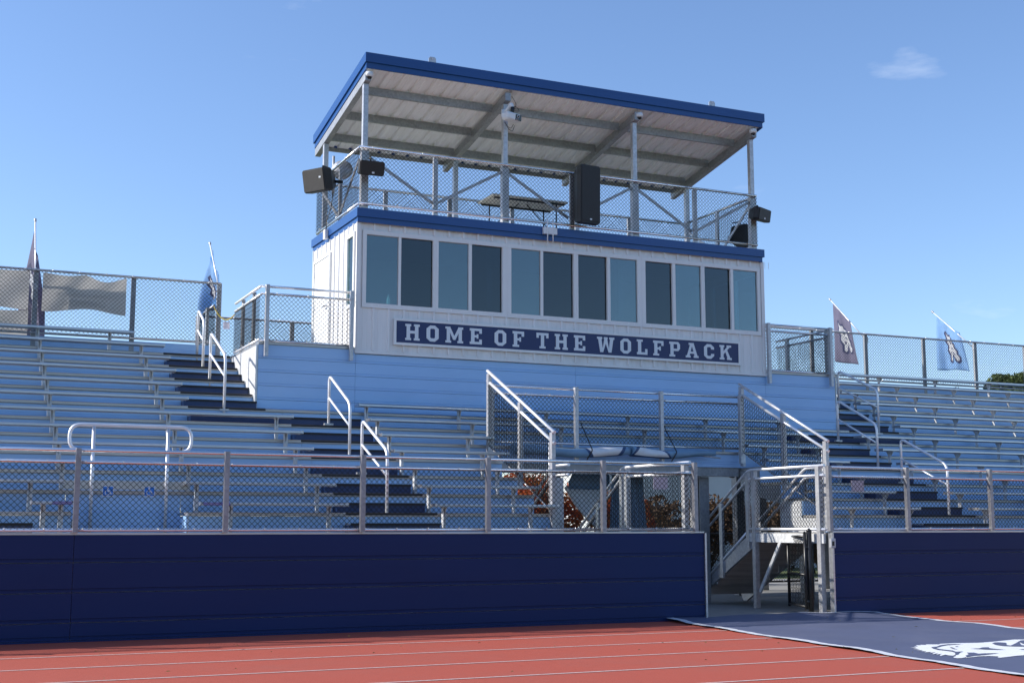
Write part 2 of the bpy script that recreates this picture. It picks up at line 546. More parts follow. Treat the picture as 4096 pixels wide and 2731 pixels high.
# ------------------------------------------------------------------ front wall (two lengths either side of the gateway)
BZ = [0.0, 0.229, 0.587, 0.948, 1.284]
def front_wall(x0, x1, seams, label, end_side):
    t = thing('front_wall', ((x0 + x1) / 2, 0.0, 0.0), label, 'wall', 'navy front walls of the stand')
    xs = [x0] + seams + [x1]
    for a, b in zip(xs[:-1], xs[1:]):
        for i in range(4):
            z0, z1 = BZ[i] + (0.0 if i else 0.02), BZ[i + 1]
            y = -0.004 * (i % 2)
            prof = [(0.03, z0 + 0.004), (0.03, z1 - 0.004), (y, z1 - 0.004), (y, z0 + 0.05), (y + 0.012, z0 + 0.046), (y + 0.012, z0 + 0.03),
                    (y + 0.002, z0 + 0.026), (y + 0.002, z0 + 0.004)]
            MB().prismx(prof[::-1], a + 0.003, b - 0.003).build('panel_board', 'navy_panel', t)
    bx(x0, x1, 0.05, 0.058, 0.0, ZW - 0.02).build('backing_sheet', 'zinc_sheet', t)
    bx(x0, x1, -0.012, 0.10, ZW + 0.001, ZW + 0.022).build('cap_strip', 'alu', t)
    bx(x0, x1, -0.02, 0.03, 0.002, 0.02).build('bottom_angle', 'navy_panel', t)
    ex = x1 if end_side == 'r' else x0 - 0.03
    bx(ex, ex + 0.03, -0.03, 0.07, 0.0, ZW - 0.002).build('end_angle', 'alu', t)
    x = x0 + 0.4
    return t
front_wall(XL, 9.05, [-3.66, 0.0], 'long navy horizontal-board wall below the fence with the wheelchair bay behind it', 'r')
front_wall(11.45, XR, [16.6, 22.1], 'navy horizontal-board wall beyond the gateway, on the side of the two tilted flags', 'l')

# ------------------------------------------------------------------ grandstand structure
G = thing('grandstand', (9.3, 3.6, 0), 'aluminium bleacher grandstand with light blue risers and navy aisle steps', 'grandstand')

def spans(n):
    """x-ranges with a floor at row n"""
    if n == 0: return [(XL, 9.0), (11.39, XR)]
    if n <= 4:
        if n == 1: return [(XL, 0.015), (1.49, OPL), (OPR + 0.02, XR)]
        return [(XL, OPL), (OPR + 0.02, XR)]
    if n <= 7: return [(XL, XR)]
    return [(XL, WL - 0.01), (WR + 0.01, XR)]

for n in range(0, 12):
    y0 = nY(n) if n else 0.105
    y1 = nY(n + 1) + 0.02 if n < 7 else (YP + 0.02 if n == 7 else nY(n + 1) + 0.02)
    if n == 11: y1 = 7.42
    z = fZ(n)
    for a, b in spans(n):
        if n == 7:
            parts = [(a, WL, nY(8) + 0.02), (WL, WR, YP + 0.02), (WR, b, nY(8) + 0.02)]
        elif n == 0:
            parts = [(a, b, y1)]
        else:
            parts = [(a, b, y1)]
        for pa, pb, py in parts:
            if n:
                # nosing profile + planks behind it
                prof = [(y0 + 0.03, z - 0.05), (y0 + 0.004, z - 0.05), (y0, z - 0.04), (y0, z - 0.012), (y0 + 0.012, z), (y0 + 0.05, z), (y0 + 0.05, z - 0.05)]
                MB().prismx(prof[::-1], pa, pb).build('tread_nosing', 'alu_tread', G)
                ym = (y0 + 0.05 + py) / 2
                bx(pa, pb, y0 + 0.055, ym - 0.004, z - 0.045, z - 0.002).build('tread_plank', 'alu_tread', G)
                bx(pa, pb, ym + 0.004, py, z - 0.045, z - 0.002).build('tread_plank', 'alu_tread', G)
            else:
                bx(pa, pb, 0.105, 0.36, z - 0.045, z - 0.002).build('tread_plank', 'alu_tread', G)
                bx(pa, pb, 0.366, py, z - 0.045, z - 0.002).build('tread_plank', 'alu_tread', G)
# wheelchair bay floor and landing platforms of the two stairs
bx(0.015, 1.49, 0.672, 1.27, ZW - 0.045, ZW - 0.002).build('bay_floor', 'alu_tread', G)
bx(7.55, 9.0, 0.672, 2.12, ZW - 0.045, ZW - 0.002).build('stair_platform', 'alu_tread', G)
bx(OPL, 7.545, 0.672, 1.6, ZW - 0.045, ZW - 0.002).build('stair_platform', 'alu_tread', G)
bx(11.39, 12.62, 0.672, 2.12, ZW - 0.045, ZW - 0.002).build('stair_platform', 'alu_tread', G)

def riser(x0, x1, y, z0, z1, parent=G, m='sky_panel', name='riser_panel', grooves=(0.33,)):
    """sheet with pressed double grooves; y = front face"""
    h = z1 - z0
    front = [(y, z1)]
    for g in sorted(grooves, reverse=True):
        zc = z0 + h * g
        for dz in (0.020, -0.014):
            front += [(y, zc + dz + 0.004), (y + 0.007, zc + dz + 0.001), (y + 0.007, zc + dz - 0.003), (y, zc + dz - 0.007)]
    front += [(y, z0)]
    prof = front + [(y + 0.02, z0), (y + 0.02, z1)]
    return MB().prismx(prof, x0, x1).build(name, m, parent)

def cut(spn, seams):
    out = []
    for a, b in spn:
        xs = [a] + [s_ for s_ in seams if a + 0.05 < s_ < b - 0.05] + [b]
        out += list(zip(xs[:-1], xs[1:]))
    return out
for n in range(1, 12):
    y = nY(n) + 0.032
    z0, z1 = fZ(n - 1) + 0.001, fZ(n) - 0.052
    if n == 1: sp = [(XL, 0.0), (1.50, OPL), (OPR + 0.02, XR)]
    elif n <= 4: sp = [(XL, OPL), (OPR + 0.02, XR)]
    elif n <= 7: sp = [(XL, XR)]
    else: sp = [(XL, WL - 0.012), (WR + 0.012, XR)]
    if n == 2: sp = [(XL, 0.0), (1.50, OPL), (OPR + 0.02, XR)]
    for a, b in cut(sp, [-1.7, 3.66, 9.3, 14.9, 20.3]):
        riser(a + 0.002, b - 0.002, y, z0, z1)
# bay back wall: two rows tall
riser(0.005, 1.495, nY(2) + 0.032, ZW + 0.001, fZ(2) - 0.052, grooves=(0.16, 0.52))
for xx in (0.006, 1.476):
    bx(xx, xx + 0.016, nY(1) + 0.055, nY(2) + 0.03, ZW + 0.001, fZ(1) - 0.052).build('bay_side_panel', 'sky_panel', G)
# back kick panel of the top row
riser(XL, 3.20, 7.43, fZ(11) + 0.001, 4.72, grooves=(0.5,))
riser(15.36, XR, 7.43, fZ(11) + 0.001, 4.72, grooves=(0.5,))

# plinth under the press box: boards
PB = [3.294, 3.48, 3.713, 3.945, 4.175, 4.335]
def plinth(x0, x1, z_top, seam):
    for i in range(5):
        z0, z1 = PB[i], min(PB[i + 1], z_top) if i == 4 else PB[i + 1]
        if i == 4: z1 = z_top
        y = YP + 0.02 - 0.003 * (i % 2)
        prof = [(y, z1 - 0.003), (y, z0 + 0.044), (y + 0.008, z0 + 0.04), (y + 0.008, z0 + 0.034), (y, z0 + 0.03), (y, z0 + 0.003), (y + 0.03, z0 + 0.003), (y + 0.03, z1 - 0.003)]
        MB().prismx(prof, x0 + 0.002, x1 - 0.002).build('plinth_board', 'sky_panel', G)
plinth(WL, 5.0, 4.41, 0)
plinth(5.0, 9.28, 4.335, 0)
plinth(9.28, 13.55, 4.335, 0)
plinth(13.55, WR, 4.41, 0)
bx(WL + 0.01, WR - 0.01, YP + 0.053, YP + 0.06, 3.296, 4.34).build('plinth_light_stop', 'sky_panel', G)  # added behind the boards to stop light showing through their gaps
# plinth side walls (galvanised sheets that follow the aisle steps)
for xs, sg in ((WL, -1), (WR, 1)):
    x0 = xs - 0.012 if sg < 0 else xs
    y0 = YP + 0.02
    seg = [y0, 5.52, 6.44, 7.42]
    for k in range(3):
        a, b = seg[k] + 0.003, seg[k + 1] - 0.003
        zb = max(fZ(7) - 0.3, fZ(7) + (a - nY(8)) * RISE / RUN - 0.25)
        MB().extrude([(x0, a, zb), (x0, b, zb), (x0, b, 4.40), (x0, a, 4.40)], (0.012, 0, 0)).build('side_sheet', 'zinc_sheet', G)
    bx(x0 - 0.02 if sg < 0 else x0 + 0.014, x0 - 0.002 if sg < 0 else x0 + 0.03, y0 - 0.012, y0 + 0.03, fZ(7), 4.40).build('corner_angle', 'alu', G)
# landings beside and walkway behind the press box
for a, b in ((WL, 4.97), (13.56, WR)):
    bx(a, b, YP + 0.03, 7.42, 4.40, 4.445).build('landing_deck', 'alu_tread', G)
    bx(a, b, YP - 0.005, YP + 0.03, 4.414, 4.452).build('deck_edge', 'alu_tread', G)
bx(3.2, 15.4, 7.43, 8.9, 4.36, 4.43).build('rear_walkway', 'alu_tread', G)

# aisle half steps and black nosings
def half_step(n, x0, x1):
    ya, yb, zt = nY(n) + 0.30, nY(n + 1) + 0.03, fZ(n) + RISE / 2
    s_ = MB().prismx([(ya + 0.02, fZ(n) + 0.001), (ya + 0.02, zt - 0.03), (yb, zt - 0.03), (yb, fZ(n) + 0.001)][::-1], x0, x1).build('aisle_step', 'navy_step', G)
    bx(x0, x1, ya + 0.035, yb, zt - 0.028, zt - 0.002).build('step_plank', 'alu_tread', s_)
    bx(x0 - 0.004, x1 + 0.004, ya - 0.004, ya + 0.035, zt - 0.032, zt).build('step_nosing', 'black_nose', s_)
def black_edge(n, x0, x1):
    y0, z = nY(n), fZ(n)
    MB().prismx([(y0 - 0.004, z - 0.034), (y0 - 0.004, z - 0.008), (y0 + 0.010, z + 0.004), (y0 + 0.05, z + 0.004), (y0 + 0.05, z + 0.001), (y0 + 0.004, z - 0.012), (y0 + 0.0005, z - 0.034)][::-1], x0, x1).build('black_tread_edge', 'black_nose', G)
for n in range(0, 6): half_step(n, 3.64, 4.93)
half_step(6, 2.10, 4.90)
for n in range(7, 11): half_step(n, 2.10, 3.28)
for n in range(1, 8): black_edge(n, 3.64 if n < 7 else 2.1, 5.0 if n < 7 else 3.36)
for n in range(8, 12): black_edge(n, 2.08, 3.27)
for n in range(0, 6): half_step(n, 13.66, 15.06)
half_step(6, 13.66, 16.57)
for n in range(7, 11): half_step(n, 15.30, 16.57)
for n in range(1, 8): black_edge(n, 13.6 if n < 7 else 15.3, 15.06 if n < 7 else 16.57)
for n in range(8, 12): black_edge(n, 15.30, 16.5)
half_step(0, -1.75, -0.46)

# under-structure: raking beams and columns
FRX = [9.28 + s_ * (0.84 + 1.69 * k) for k in range(0, 10) for s_ in (-1, 1)]
FRX = sorted(x for x in FRX if XL < x < XR)
col_me = bx(-0.09, 0.09, -0.09, 0.09, 0, 1).mesh('column')
for x in FRX:
    op = OPL + 0.1 < x < OPR + 0.3
    for yb in ((7.2,) if op else (1.1, 3.4, 5.6, 7.2)):
        zt = min(fZ((yb - 0.05) / RUN - 1.2), 4.3)
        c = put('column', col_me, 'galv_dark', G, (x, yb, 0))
        c.scale = (1, 1, zt)
    ya = 3.25 if op else 0.75
    yb2 = 7.35 if (x < WL or x > WR) else 4.5
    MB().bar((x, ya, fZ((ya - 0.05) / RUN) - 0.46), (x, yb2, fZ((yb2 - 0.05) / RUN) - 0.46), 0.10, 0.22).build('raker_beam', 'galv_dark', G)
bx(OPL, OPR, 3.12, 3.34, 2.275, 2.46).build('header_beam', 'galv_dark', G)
# extra big columns seen in the opening
for x in (11.26,):
    mb = MB()
    mb.box(x - 0.10, x + 0.10, 3.38, 3.39, 0, 2.27)
    mb.box(x - 0.10, x + 0.10, 3.57, 3.58, 0, 2.27)
    mb.box(x - 0.006, x + 0.006, 3.39, 3.57, 0, 2.27)
    mb.build('column', 'galv_dark', G)
mb = MB().box(7.62, 7.78, 2.16, 2.24, 0.0, 2.16)
mb.build('column', 'galv', G)
# stepped side closures of the opening
def closure(x, n0, n1, m):
    pts = [(nY(n0) + 0.055, fZ(n0 - 1) + 0.002)]
    for n in range(n0, n1 + 1):
        pts += [(nY(n) + 0.055, fZ(n) - 0.052), (nY(n + 1) + 0.055, fZ(n) - 0.052)]
    pts += [(nY(n1 + 1) + 0.055, fZ(n0 - 1) + 0.002)]
    MB().extrude([(x, y, z) for y, z in pts], (0.014, 0, 0)).build('side_closure', m, G)
closure(OPL - 0.018, 1, 1, 'zinc_sheet')
def side_skirt(x, n0, n1):
    pts = [(nY(n0) + 0.06, fZ(n0 - 1) - 0.1)]
    for n in range(n0, n1 + 1):
        pts += [(nY(n) + 0.06, fZ(n) - 0.055), (nY(n + 1) + 0.056, fZ(n) - 0.055)]
    pts += [(nY(n1 + 1) + 0.056, fZ(n1) - 0.40)]
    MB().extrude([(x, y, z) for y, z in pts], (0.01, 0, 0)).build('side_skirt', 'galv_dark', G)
side_skirt(OPL - 0.03, 2, 4)
side_skirt(OPR + 0.022, 3, 4)
closure(OPR + 0.003, 1, 2, 'zinc_sheet')

# ------------------------------------------------------------------ bench seats
leg_mb = MB()
leg_mb.box(-0.032, 0.032, 0.10, 0.114, -0.362, -0.005)            # face plate
leg_mb.box(-0.0325, -0.0265, 0.035, 0.0995, -0.362, -0.006)        # side flange
leg_mb.extrude([(-0.004, -0.02, -0.004), (-0.004, 0.10, -0.004), (-0.004, 0.10, -0.14)], (0.008, 0, 0))
leg_mb.extrude([(-0.004, 0.114, -0.004), (-0.004, 0.19, -0.004), (-0.004, 0.114, -0.11)], (0.008, 0, 0))
leg_mb.box(-0.032, 0.032, -0.03, 0.20, -0.0045, -0.0005)
leg_mb.lathe([(0.013, 0), (0.013, 0.008)], (0, 0.10, -0.19), 8, (0, -1, 0))
leg_me = leg_mb.mesh('leg')
def bench(n, x0, x1, label, group=None):
    zs = fZ(n) + 0.372
    y0 = nY(n) + 0.39
    t = thing('bleacher_bench', ((x0 + x1) / 2, y0 + 0.12, fZ(n)), label, 'bench', group)
    y1 = y0 + 0.245
    h = 0.042
    prof = [(y0 + 0.006, zs), (y0, zs + 0.006), (y0, zs + 0.024), (y0 + 0.003, zs + 0.025), (y0 + 0.004, zs + h - 0.008), (y0 + 0.012, zs + h)]
    for k in range(5):
        yy = y0 + 0.03 + 0.042 * k
        prof += [(yy, zs + h), (yy + 0.002, zs + h - 0.003), (yy + 0.006, zs + h - 0.003), (yy + 0.008, zs + h)]
    prof += [(y1 - 0.012, zs + h), (y1, zs + h - 0.01), (y1, zs + 0.004), (y1 - 0.006, zs)]
    MB().prismx(prof[::-1], x0 + 0.012, x1 - 0.012).build('seat_plank', 'alu', t)
    for xe in (x0, x1 - 0.014):
        bx(xe, xe + 0.014, y0 - 0.003, y1 + 0.003, zs - 0.003, zs + h + 0.003).build('end_cap', 'alu', t)
    xs = [x for x in FRX if x0 + 0.12 < x < x1 - 0.12]
    if not xs:
        xs = [x0 + 0.15, x1 - 0.13]
    else:
        if xs[0] - x0 > 0.7: xs = [x0 + 0.42] + xs
        if x1 - xs[-1] > 0.7: xs = xs + [x1 - 0.42]
    for x in xs:
        put('leg', leg_me, 'zinc_sheet', t, (x, y0 + 0.01, zs))
    return t
ORD = ['front', 'second', 'third', 'fourth', 'fifth', 'sixth', 'seventh', 'eighth', 'ninth', 'tenth', 'eleventh', 'top']
def bl(n, where):
    return 'aluminium plank bench, %s row %s' % (ORD[n], where)
WL_ = 'of the bank below the grey banners'
WRT = 'of the bank below the two tilted flags'
WC1 = 'between the stair aisle and the chain-link guard, banner side'
WC2 = 'between chain-link guard and stair aisle, tilted-flag side'
bench(0, -0.48, 0.01, 'short companion bench on two legs beside the wheelchair bay')
bench(0, 1.60, 3.62, 'front-row bench with violet seat label, between wheelchair bay and aisle')
bench(1, XL, -0.03, 'second-row aluminium bench ending at the wheelchair bay, banner side')
bench(1, 1.51, 3.62, 'second-row aluminium bench between wheelchair bay and navy-stepped aisle')
for n in range(2, 6): bench(n, XL, 3.62, bl(n, WL_))
for n in range(6, 11): bench(n, XL, 2.07, bl(n, WL_))
bench(11, XL, 1.63, bl(11, WL_))
for n in range(0, 5):
    bench(n, 4.90, 6.845, bl(n, WC1))
    bench(n, 11.87, 13.66, bl(n, WC2))
bench(5, 4.90, 13.66, 'long aluminium bench just behind the stair opening fence, lower of the two')
bench(6, 4.90, 13.66, 'long aluminium bench right below the press box plinth, upper of the two')
for n in range(0, 6): bench(n, 14.94, XR, bl(n, WRT))
for n in range(6, 11): bench(n, 16.43, XR, bl(n, WRT))
bench(11, 16.9, XR, bl(11, WRT))

# wheelchair bay: loop rail, kick plank, signs, seat labels
t = thing('bay_guard_rail', (0.8, 1.22, ZW), 'looped aluminium guard rail behind the wheelchair bay', 'rail')
loop = rounded([(0.01, 1.2, 2.72), (1.60, 1.2, 2.72), (1.60, 1.2, 2.38), (0.01, 1.2, 2.38)], 0.16, 6, True)
MB().tube(loop, 0.024, 10, True).build('loop_rail', 'handrail', t)
for x in (0.315, 1.285):
    MB().tube([(x, 1.195, ZW), (x, 1.195, 2.70)], 0.024, 10).build('post', 'handrail', t)
    bx(x - 0.06, x + 0.06, 1.22, 1.232, 1.93, 1.965).build('clamp', 'galv', t)
t = tag(MB().box(-0.03, 1.585, 1.235, 1.248, 1.870, 1.985).build('kick_plank', 'alu', None),
        'aluminium kick plank along the back edge of the wheelchair bay', 'plank')

def disc(mb, c, r, y, n=18, a0=0, a1=2 * math.pi, w=None):
    """flat ring sector in XZ at depth y, facing -Y"""
    pts_o = [(c[0] + r * math.cos(a0 + (a1 - a0) * i / n), y, c[1] + r * math.sin(a0 + (a1 - a0) * i / n)) for i in range(n + 1)]
    if w is None:
        mb.add([(c[0], y, c[1])] + pts_o, [(0, i + 2, i + 1) for i in range(n)][::1])
    else:
        pts_i = [(c[0] + (r - w) * math.cos(a0 + (a1 - a0) * i / n), y, c[1] + (r - w) * math.sin(a0 + (a1 - a0) * i / n)) for i in range(n + 1)]
        mb.add(pts_o + pts_i, [(i, n + 1 + i, n + 2 + i, i + 1) for i in range(n)])
def stroke(mb, a, b, w, y):
    dx, dz = b[0] - a[0], b[1] - a[1]
    L = math.hypot(dx, dz)
    nx, nz = -dz / L * w / 2, dx / L * w / 2
    mb.add([(a[0] + nx, y, a[1] + nz), (a[0] - nx, y, a[1] - nz), (b[0] - nx, y, b[1] - nz), (b[0] + nx, y, b[1] + nz)], [(0, 1, 2, 3)])
for x, lb in ((0.53, 'blue wheelchair symbol sign on the bay edge, next to the companion bench side'),
              (1.067, 'blue wheelchair symbol sign on the bay edge, next to the front-row bench side')):
    z = 1.847
    s_ = tag(bx(x - 0.072, x + 0.072, 1.219, 1.224, z - 0.068, z + 0.068).build('access_sign', 'white', None), lb, 'sign', 'wheelchair signs')
    bx(x - 0.064, x + 0.064, 1.2165, 1.2185, z - 0.060, z + 0.060).build('blue_field', 'blue_sign', s_)
    mb = MB()
    y = 1.215
    disc(mb, (x - 0.004, z + 0.043), 0.012, y)
    stroke(mb, (x - 0.004, z + 0.03), (x - 0.001, z - 0.004), 0.012, y)
    stroke(mb, (x - 0.002, z + 0.012), (x + 0.022, z + 0.012), 0.009, y - 0.0004)
    stroke(mb, (x - 0.004, z - 0.002), (x + 0.026, z - 0.002), 0.012, y - 0.0008)
    stroke(mb, (x + 0.024, z + 0.002), (x + 0.038, z - 0.036), 0.012, y - 0.0012)
    stroke(mb, (x + 0.034, z - 0.036), (x + 0.052, z - 0.030), 0.010, y - 0.0016)
    disc(mb, (x - 0.006, z - 0.018), 0.036, y - 0.002, 18, math.radians(120), math.radians(345), 0.010)
    mb.build('wheelchair_symbol', 'white', s_)

def text_mesh(body, size, name, m, loc, rot, parent, extrude=0.0, mirror=False, align='LEFT', width=None):
    cu = bpy.data.curves.new(name, 'FONT')
    cu.body = body
    cu.size = size
    cu.align_x = align
    cu.extrude = extrude
    tmp = bpy.data.objects.new(name + '_tmp', cu)
    COL.objects.link(tmp)
    dg = bpy.context.evaluated_depsgraph_get()
    me = bpy.data.meshes.new_from_object(tmp.evaluated_get(dg))
    COL.objects.unlink(tmp)
    bpy.data.objects.remove(tmp)
    sx = 1.0
    if width:
        xs = [v.co.x for v in me.vertices]
        sx = width / (max(xs) - min(xs))
    R3 = Matrix.Rotation(rot[2], 4, 'Z') @ Matrix.Rotation(rot[1], 4, 'Y') @ Matrix.Rotation(rot[0], 4, 'X')
    T = Matrix.Translation(loc) @ R3 @ Matrix.Diagonal((-sx if mirror else sx, 1, 1, 1))
    me.transform(T)
    me.materials.clear()
    me.materials.append(M[m])
    me.name = name
    o = bpy.data.objects.new(name, me)
    COL.objects.link(o)
    if parent is not None: link_parent(o, parent)
    return o
for x0, x1, lb in ((-0.232, 0.004, 'violet companion seat label on the short bench'), (1.64, 1.99, 'violet companion seat label on the front-row bench beside the bay')):
    ys = nY(0) + 0.39
    zc = fZ(0) + 0.372 + 0.021
    s_ = tag(bx(x0, x1, ys - 0.0035, ys - 0.001, zc - 0.019, zc + 0.019).build('seat_label', 'violet', None), lb, 'label')
    text_mesh('COMPANION SEAT', 0.03, 'lettering', 'paper', (x0 + 0.008, ys - 0.0045, zc - 0.010), (math.pi / 2, 0, 0), s_, width=x1 - x0 - 0.016)

# ------------------------------------------------------------------ railings
POST = 0.052
def fence_run(name, p0, p1, posts, z0, z1, rails, mesh_z, label, cat='fence', mats=('galv', 'pipe'), side=None, post_w=(0.085, 0.05), pipe_r=0.024, r=0.0042, group=None, foot=None, front=False):
    """straight horizontal run; posts = distances along; rails = heights; mesh between mesh_z"""
    a, b = Vector(p0), Vector(p1)
    d = (b - a).normalized()
    L = (b - a).length
    nrm = Vector((d.y, -d.x, 0))          # towards the camera side for runs along +X
    t = thing(name, (a + b) / 2, label, cat, group)
    for k, s_ in enumerate(posts):
        c = a + d * s_
        zb = foot if foot is not None else z0
        if front:       # channel post standing in front of mesh and rails
            q = c + nrm * 0.062
            MB().obox((q.x, q.y, (zb + z1) / 2), d, nrm, (0, 0, 1), 0.031, 0.036, (z1 - zb) / 2).build('post', mats[0], t)
            for zz in rails:
                MB().tube([(q.x - nrm.x * 0.036 + d.x * 0.02, q.y - nrm.y * 0.036 + d.y * 0.02, zz), (q.x + nrm.x * 0.042, q.y + nrm.y * 0.042, zz)], 0.010, 6).build('bolt', mats[0], t)
        else:
            q = c - nrm * 0.05
            MB().obox((q.x, q.y, (zb + z1) / 2), d, nrm, (0, 0, 1), post_w[0] / 2, post_w[1] / 2, (z1 - zb) / 2).build('post', mats[0], t)
    for z in rails:
        off = nrm * (0.0)
        MB().tube([a + off + Vector((0, 0, z - a.z)), b + off + Vector((0, 0, z - a.z))], pipe_r, 10).build('rail', mats[1], t)
    # tie wires
    tie = MB()
    k = int(L / 0.45)
    for i in range(k):
        for z in (mesh_z[0], mesh_z[1]):
            c = a + d * ((i + 0.5) * L / k)
            c = Vector((c.x, c.y, z))
            tie.tube([c + nrm * 0.028 + d * 0.0, c + nrm * 0.028 + Vector((0, 0, 0.03)) + d * 0.012], 0.004, 4)
            tie.tube([c + nrm * 0.012 + Vector((0, 0, -0.024)), c + nrm * 0.029, c + nrm * 0.012 + Vector((0, 0, 0.026))], 0.004, 4)
    tie.build('tie_wires', 'pipe', t)['kind'] = 'stuff'
    o = a + nrm * 0.016
    chain(t, (o.x, o.y, mesh_z[0]), d * L, (0, 0, mesh_z[1] - mesh_z[0]), r=r)
    return t

# front fence (posts 6 ft apart on the navy wall)
s6 = 1.829
ZT = ZW + 1.052
fence_run('front_fence', (XL, 0.02, ZW), (8.90, 0.02, ZW), [s6 * k - XL for k in (-2, -1, 0, 1, 2, 3, 4)] + [8.88 - XL], ZW + 0.024, ZT,
          [ZW + 0.055, ZT - 0.165, ZT - 0.02], (ZW + 0.06, ZT - 0.17), 'black chain-link fence with silver rails on the long navy wall', front=True, mats=('galv_post', 'pipe'))
fence_run('front_fence', (11.38, 0.02, ZW), (XR, 0.02, ZW), [0.0, 12.95 - 11.38, 14.745 - 11.38, 16.57 - 11.38, 18.4 - 11.38, 20.2 - 11.38, 22.1 - 11.38, 23.9 - 11.38],
          ZW + 0.024, ZT, [ZW + 0.055, ZT - 0.165, ZT - 0.02], (ZW + 0.06, ZT - 0.17), 'black chain-link fence with silver rails beyond the gateway post', front=True, mats=('galv_post', 'pipe'))
# notices on the fence
for x, lb in ((8.33, 'blank lavender notice on the fence beside the gateway end post'), (12.005, 'blank lavender notice on the fence just beyond the gateway post')):
    MBn = bx(x - 0.126, x + 0.126, 0.028, 0.031, 1.93, 2.112)
    tag(MBn.build('notice_sheet', 'paper', None), lb, 'notice')

# fence along the top row
fence_run('top_fence', (XL, 7.40, 4.75), (3.22, 7.40, 4.75), [-3.5 - XL, -1.84 - XL, -0.06 - XL, 1.63 - XL, 3.20 - XL], 4.5, 5.91,
          [4.77, 5.90], (4.78, 5.90), 'chain-link fence along the top row carrying the grey banners', mats=('galv_dark', 'galv'), pipe_r=0.022, r=0.0041)
fence_run('top_fence', (15.36, 7.40, 4.75), (XR, 7.40, 4.75), [0.0, 16.9 - 15.36, 18.46 - 15.36, 20.22 - 15.36, 21.85 - 15.36, 23.5 - 15.36, 25.2 - 15.36], 4.5, 5.88,
          [4.77, 5.87], (4.78, 5.87), 'chain-link fence along the top row below the tilted flags', mats=('galv_dark', 'galv'), pipe_r=0.022, r=0.0041)
# rear walkway fence (behind the press box)
fence_run('rear_fence', (3.1, 8.85, 4.45), (15.5, 8.85, 4.45), [0.0, 1.9, 3.8, 5.7, 7.6, 9.5, 11.2, 12.4], 4.43, 5.50, [4.52, 5.49], (4.52, 5.49),
          'chain-link fence on the walkway behind the press box', mats=('galv_dark', 'galv'), pipe_r=0.022, r=0.0041)
fence_run('return_fence', (3.12, 7.46, 4.45), (3.12, 8.80, 4.45), [0.4, 1.25], 4.43, 5.50, [4.52, 5.49], (4.52, 5.49),
          'short chain-link return behind the banner fence, by the yellow chain', mats=('galv_dark', 'galv'), pipe_r=0.022, r=0.0041)
fence_run('return_fence', (15.44, 7.46, 4.45), (15.44, 8.80, 4.45), [0.4, 1.25], 4.43, 5.50, [4.52, 5.49], (4.52, 5.49),
          'short chain-link return behind the tilted-flag fence, by the landing', mats=('galv_dark', 'galv'), pipe_r=0.022, r=0.0041)
# landing guards: front + side
def landing(xa, xb, side_x, lab_f, lab_s, posts):
    t = fence_run('landing_guard', (xa, YP - 0.01, 4.45), (xb, YP - 0.01, 4.45), posts, 4.20, 5.415, [4.47, 5.27, 5.395], (4.48, 5.27), lab_f,
                  front=True, mats=('galv', 'pipe'), pipe_r=0.022, r=0.0041)
    return t
landing(3.31, 4.93, WL, 'chain-link guard on the landing beside the white press box door', '', [0.10, 1.58])
landing(13.57, 15.14, WR, 'chain-link guard on the landing between press box and tilted flags', '', [0.02, 1.55])
fence_run('landing_guard', (WL + 0.02, 6.55, 4.47), (WL + 0.02, YP, 4.47), [0.42, 1.25], 4.42, 5.40, [4.49, 5.255, 5.395], (4.50, 5.25),
          'chain-link guard above the galvanised side wall, ending at the yellow chain', mats=('galv_dark', 'handrail'), pipe_r=0.022, r=0.0041)
fence_run('landing_guard', (WR - 0.02, YP, 4.47), (WR - 0.02, 6.55, 4.47), [0.15, 1.5], 4.42, 5.40, [4.49, 5.255, 5.395], (4.50, 5.25),
          'chain-link guard on the landing side next to the tilted-flag bank', mats=('galv_dark', 'galv'), pipe_r=0.022, r=0.0041)

# stair opening: fence across the back
fence_run('opening_fence', (OPL - 0.03, 3.0, 2.75), (11.82, 3.0, 2.75), [0.04, 8.45 - OPL, 10.14 - OPL, 4.98], 2.50, 3.74,
          [2.775, 3.585, 3.71], (2.785, 3.585), 'level chain-link fence across the back of the stair opening', front=True, pipe_r=0.022, r=0.0042)
# sloping side guards
def sloped_guard(x, face, label):
    t = thing('sloping_guard', (x, 1.7, ZW), label, 'fence', 'sloping guards of the stair opening')
    P = [(0.57, 2.79), (1.71, 3.337), (2.95, 3.92)]
    base = [1.30, 2.0, 2.45]
    for (y, z), zb in zip(P, base):
        bx(x - 0.03, x + 0.03, y - 0.04, y + 0.045, zb, z - 0.02).build('post', 'galv', t)
    a, b = (0.50, 2.765), (3.02, 3.955)
    for dz in (0.0, -0.165):
        MB().tube([(x, a[0], a[1] + dz), (x, b[0], b[1] + dz)], 0.026, 10).build('rail', 'handrail', t)
    sl = (b[1] - a[1]) / (b[0] - a[0])
    chain(t, (x + face * 0.03, 0.62, ZW + 0.30 if False else 1.62), (0, 2.30, 2.30 * sl), (0, 0, 1.02))
    MB().tube([(x + face * 0.02, 0.62, 1.62), (x + face * 0.02, 2.92, 1.62 + 2.3 * sl)], 0.012, 6).build('tension_bar', 'galv', t)
    MB().tube([(x + face * 0.02, 0.65, 1.6), (x + face * 0.02, 0.65, 2.62)], 0.008, 6).build('tension_bar', 'handrail', t)
    return t
sloped_guard(OPL - 0.03, -1, 'sloping chain-link guard on the banner side of the stair opening')
sloped_guard(OPR - 0.02, -1, 'sloping chain-link guard on the tilted-flag side of the stair opening')

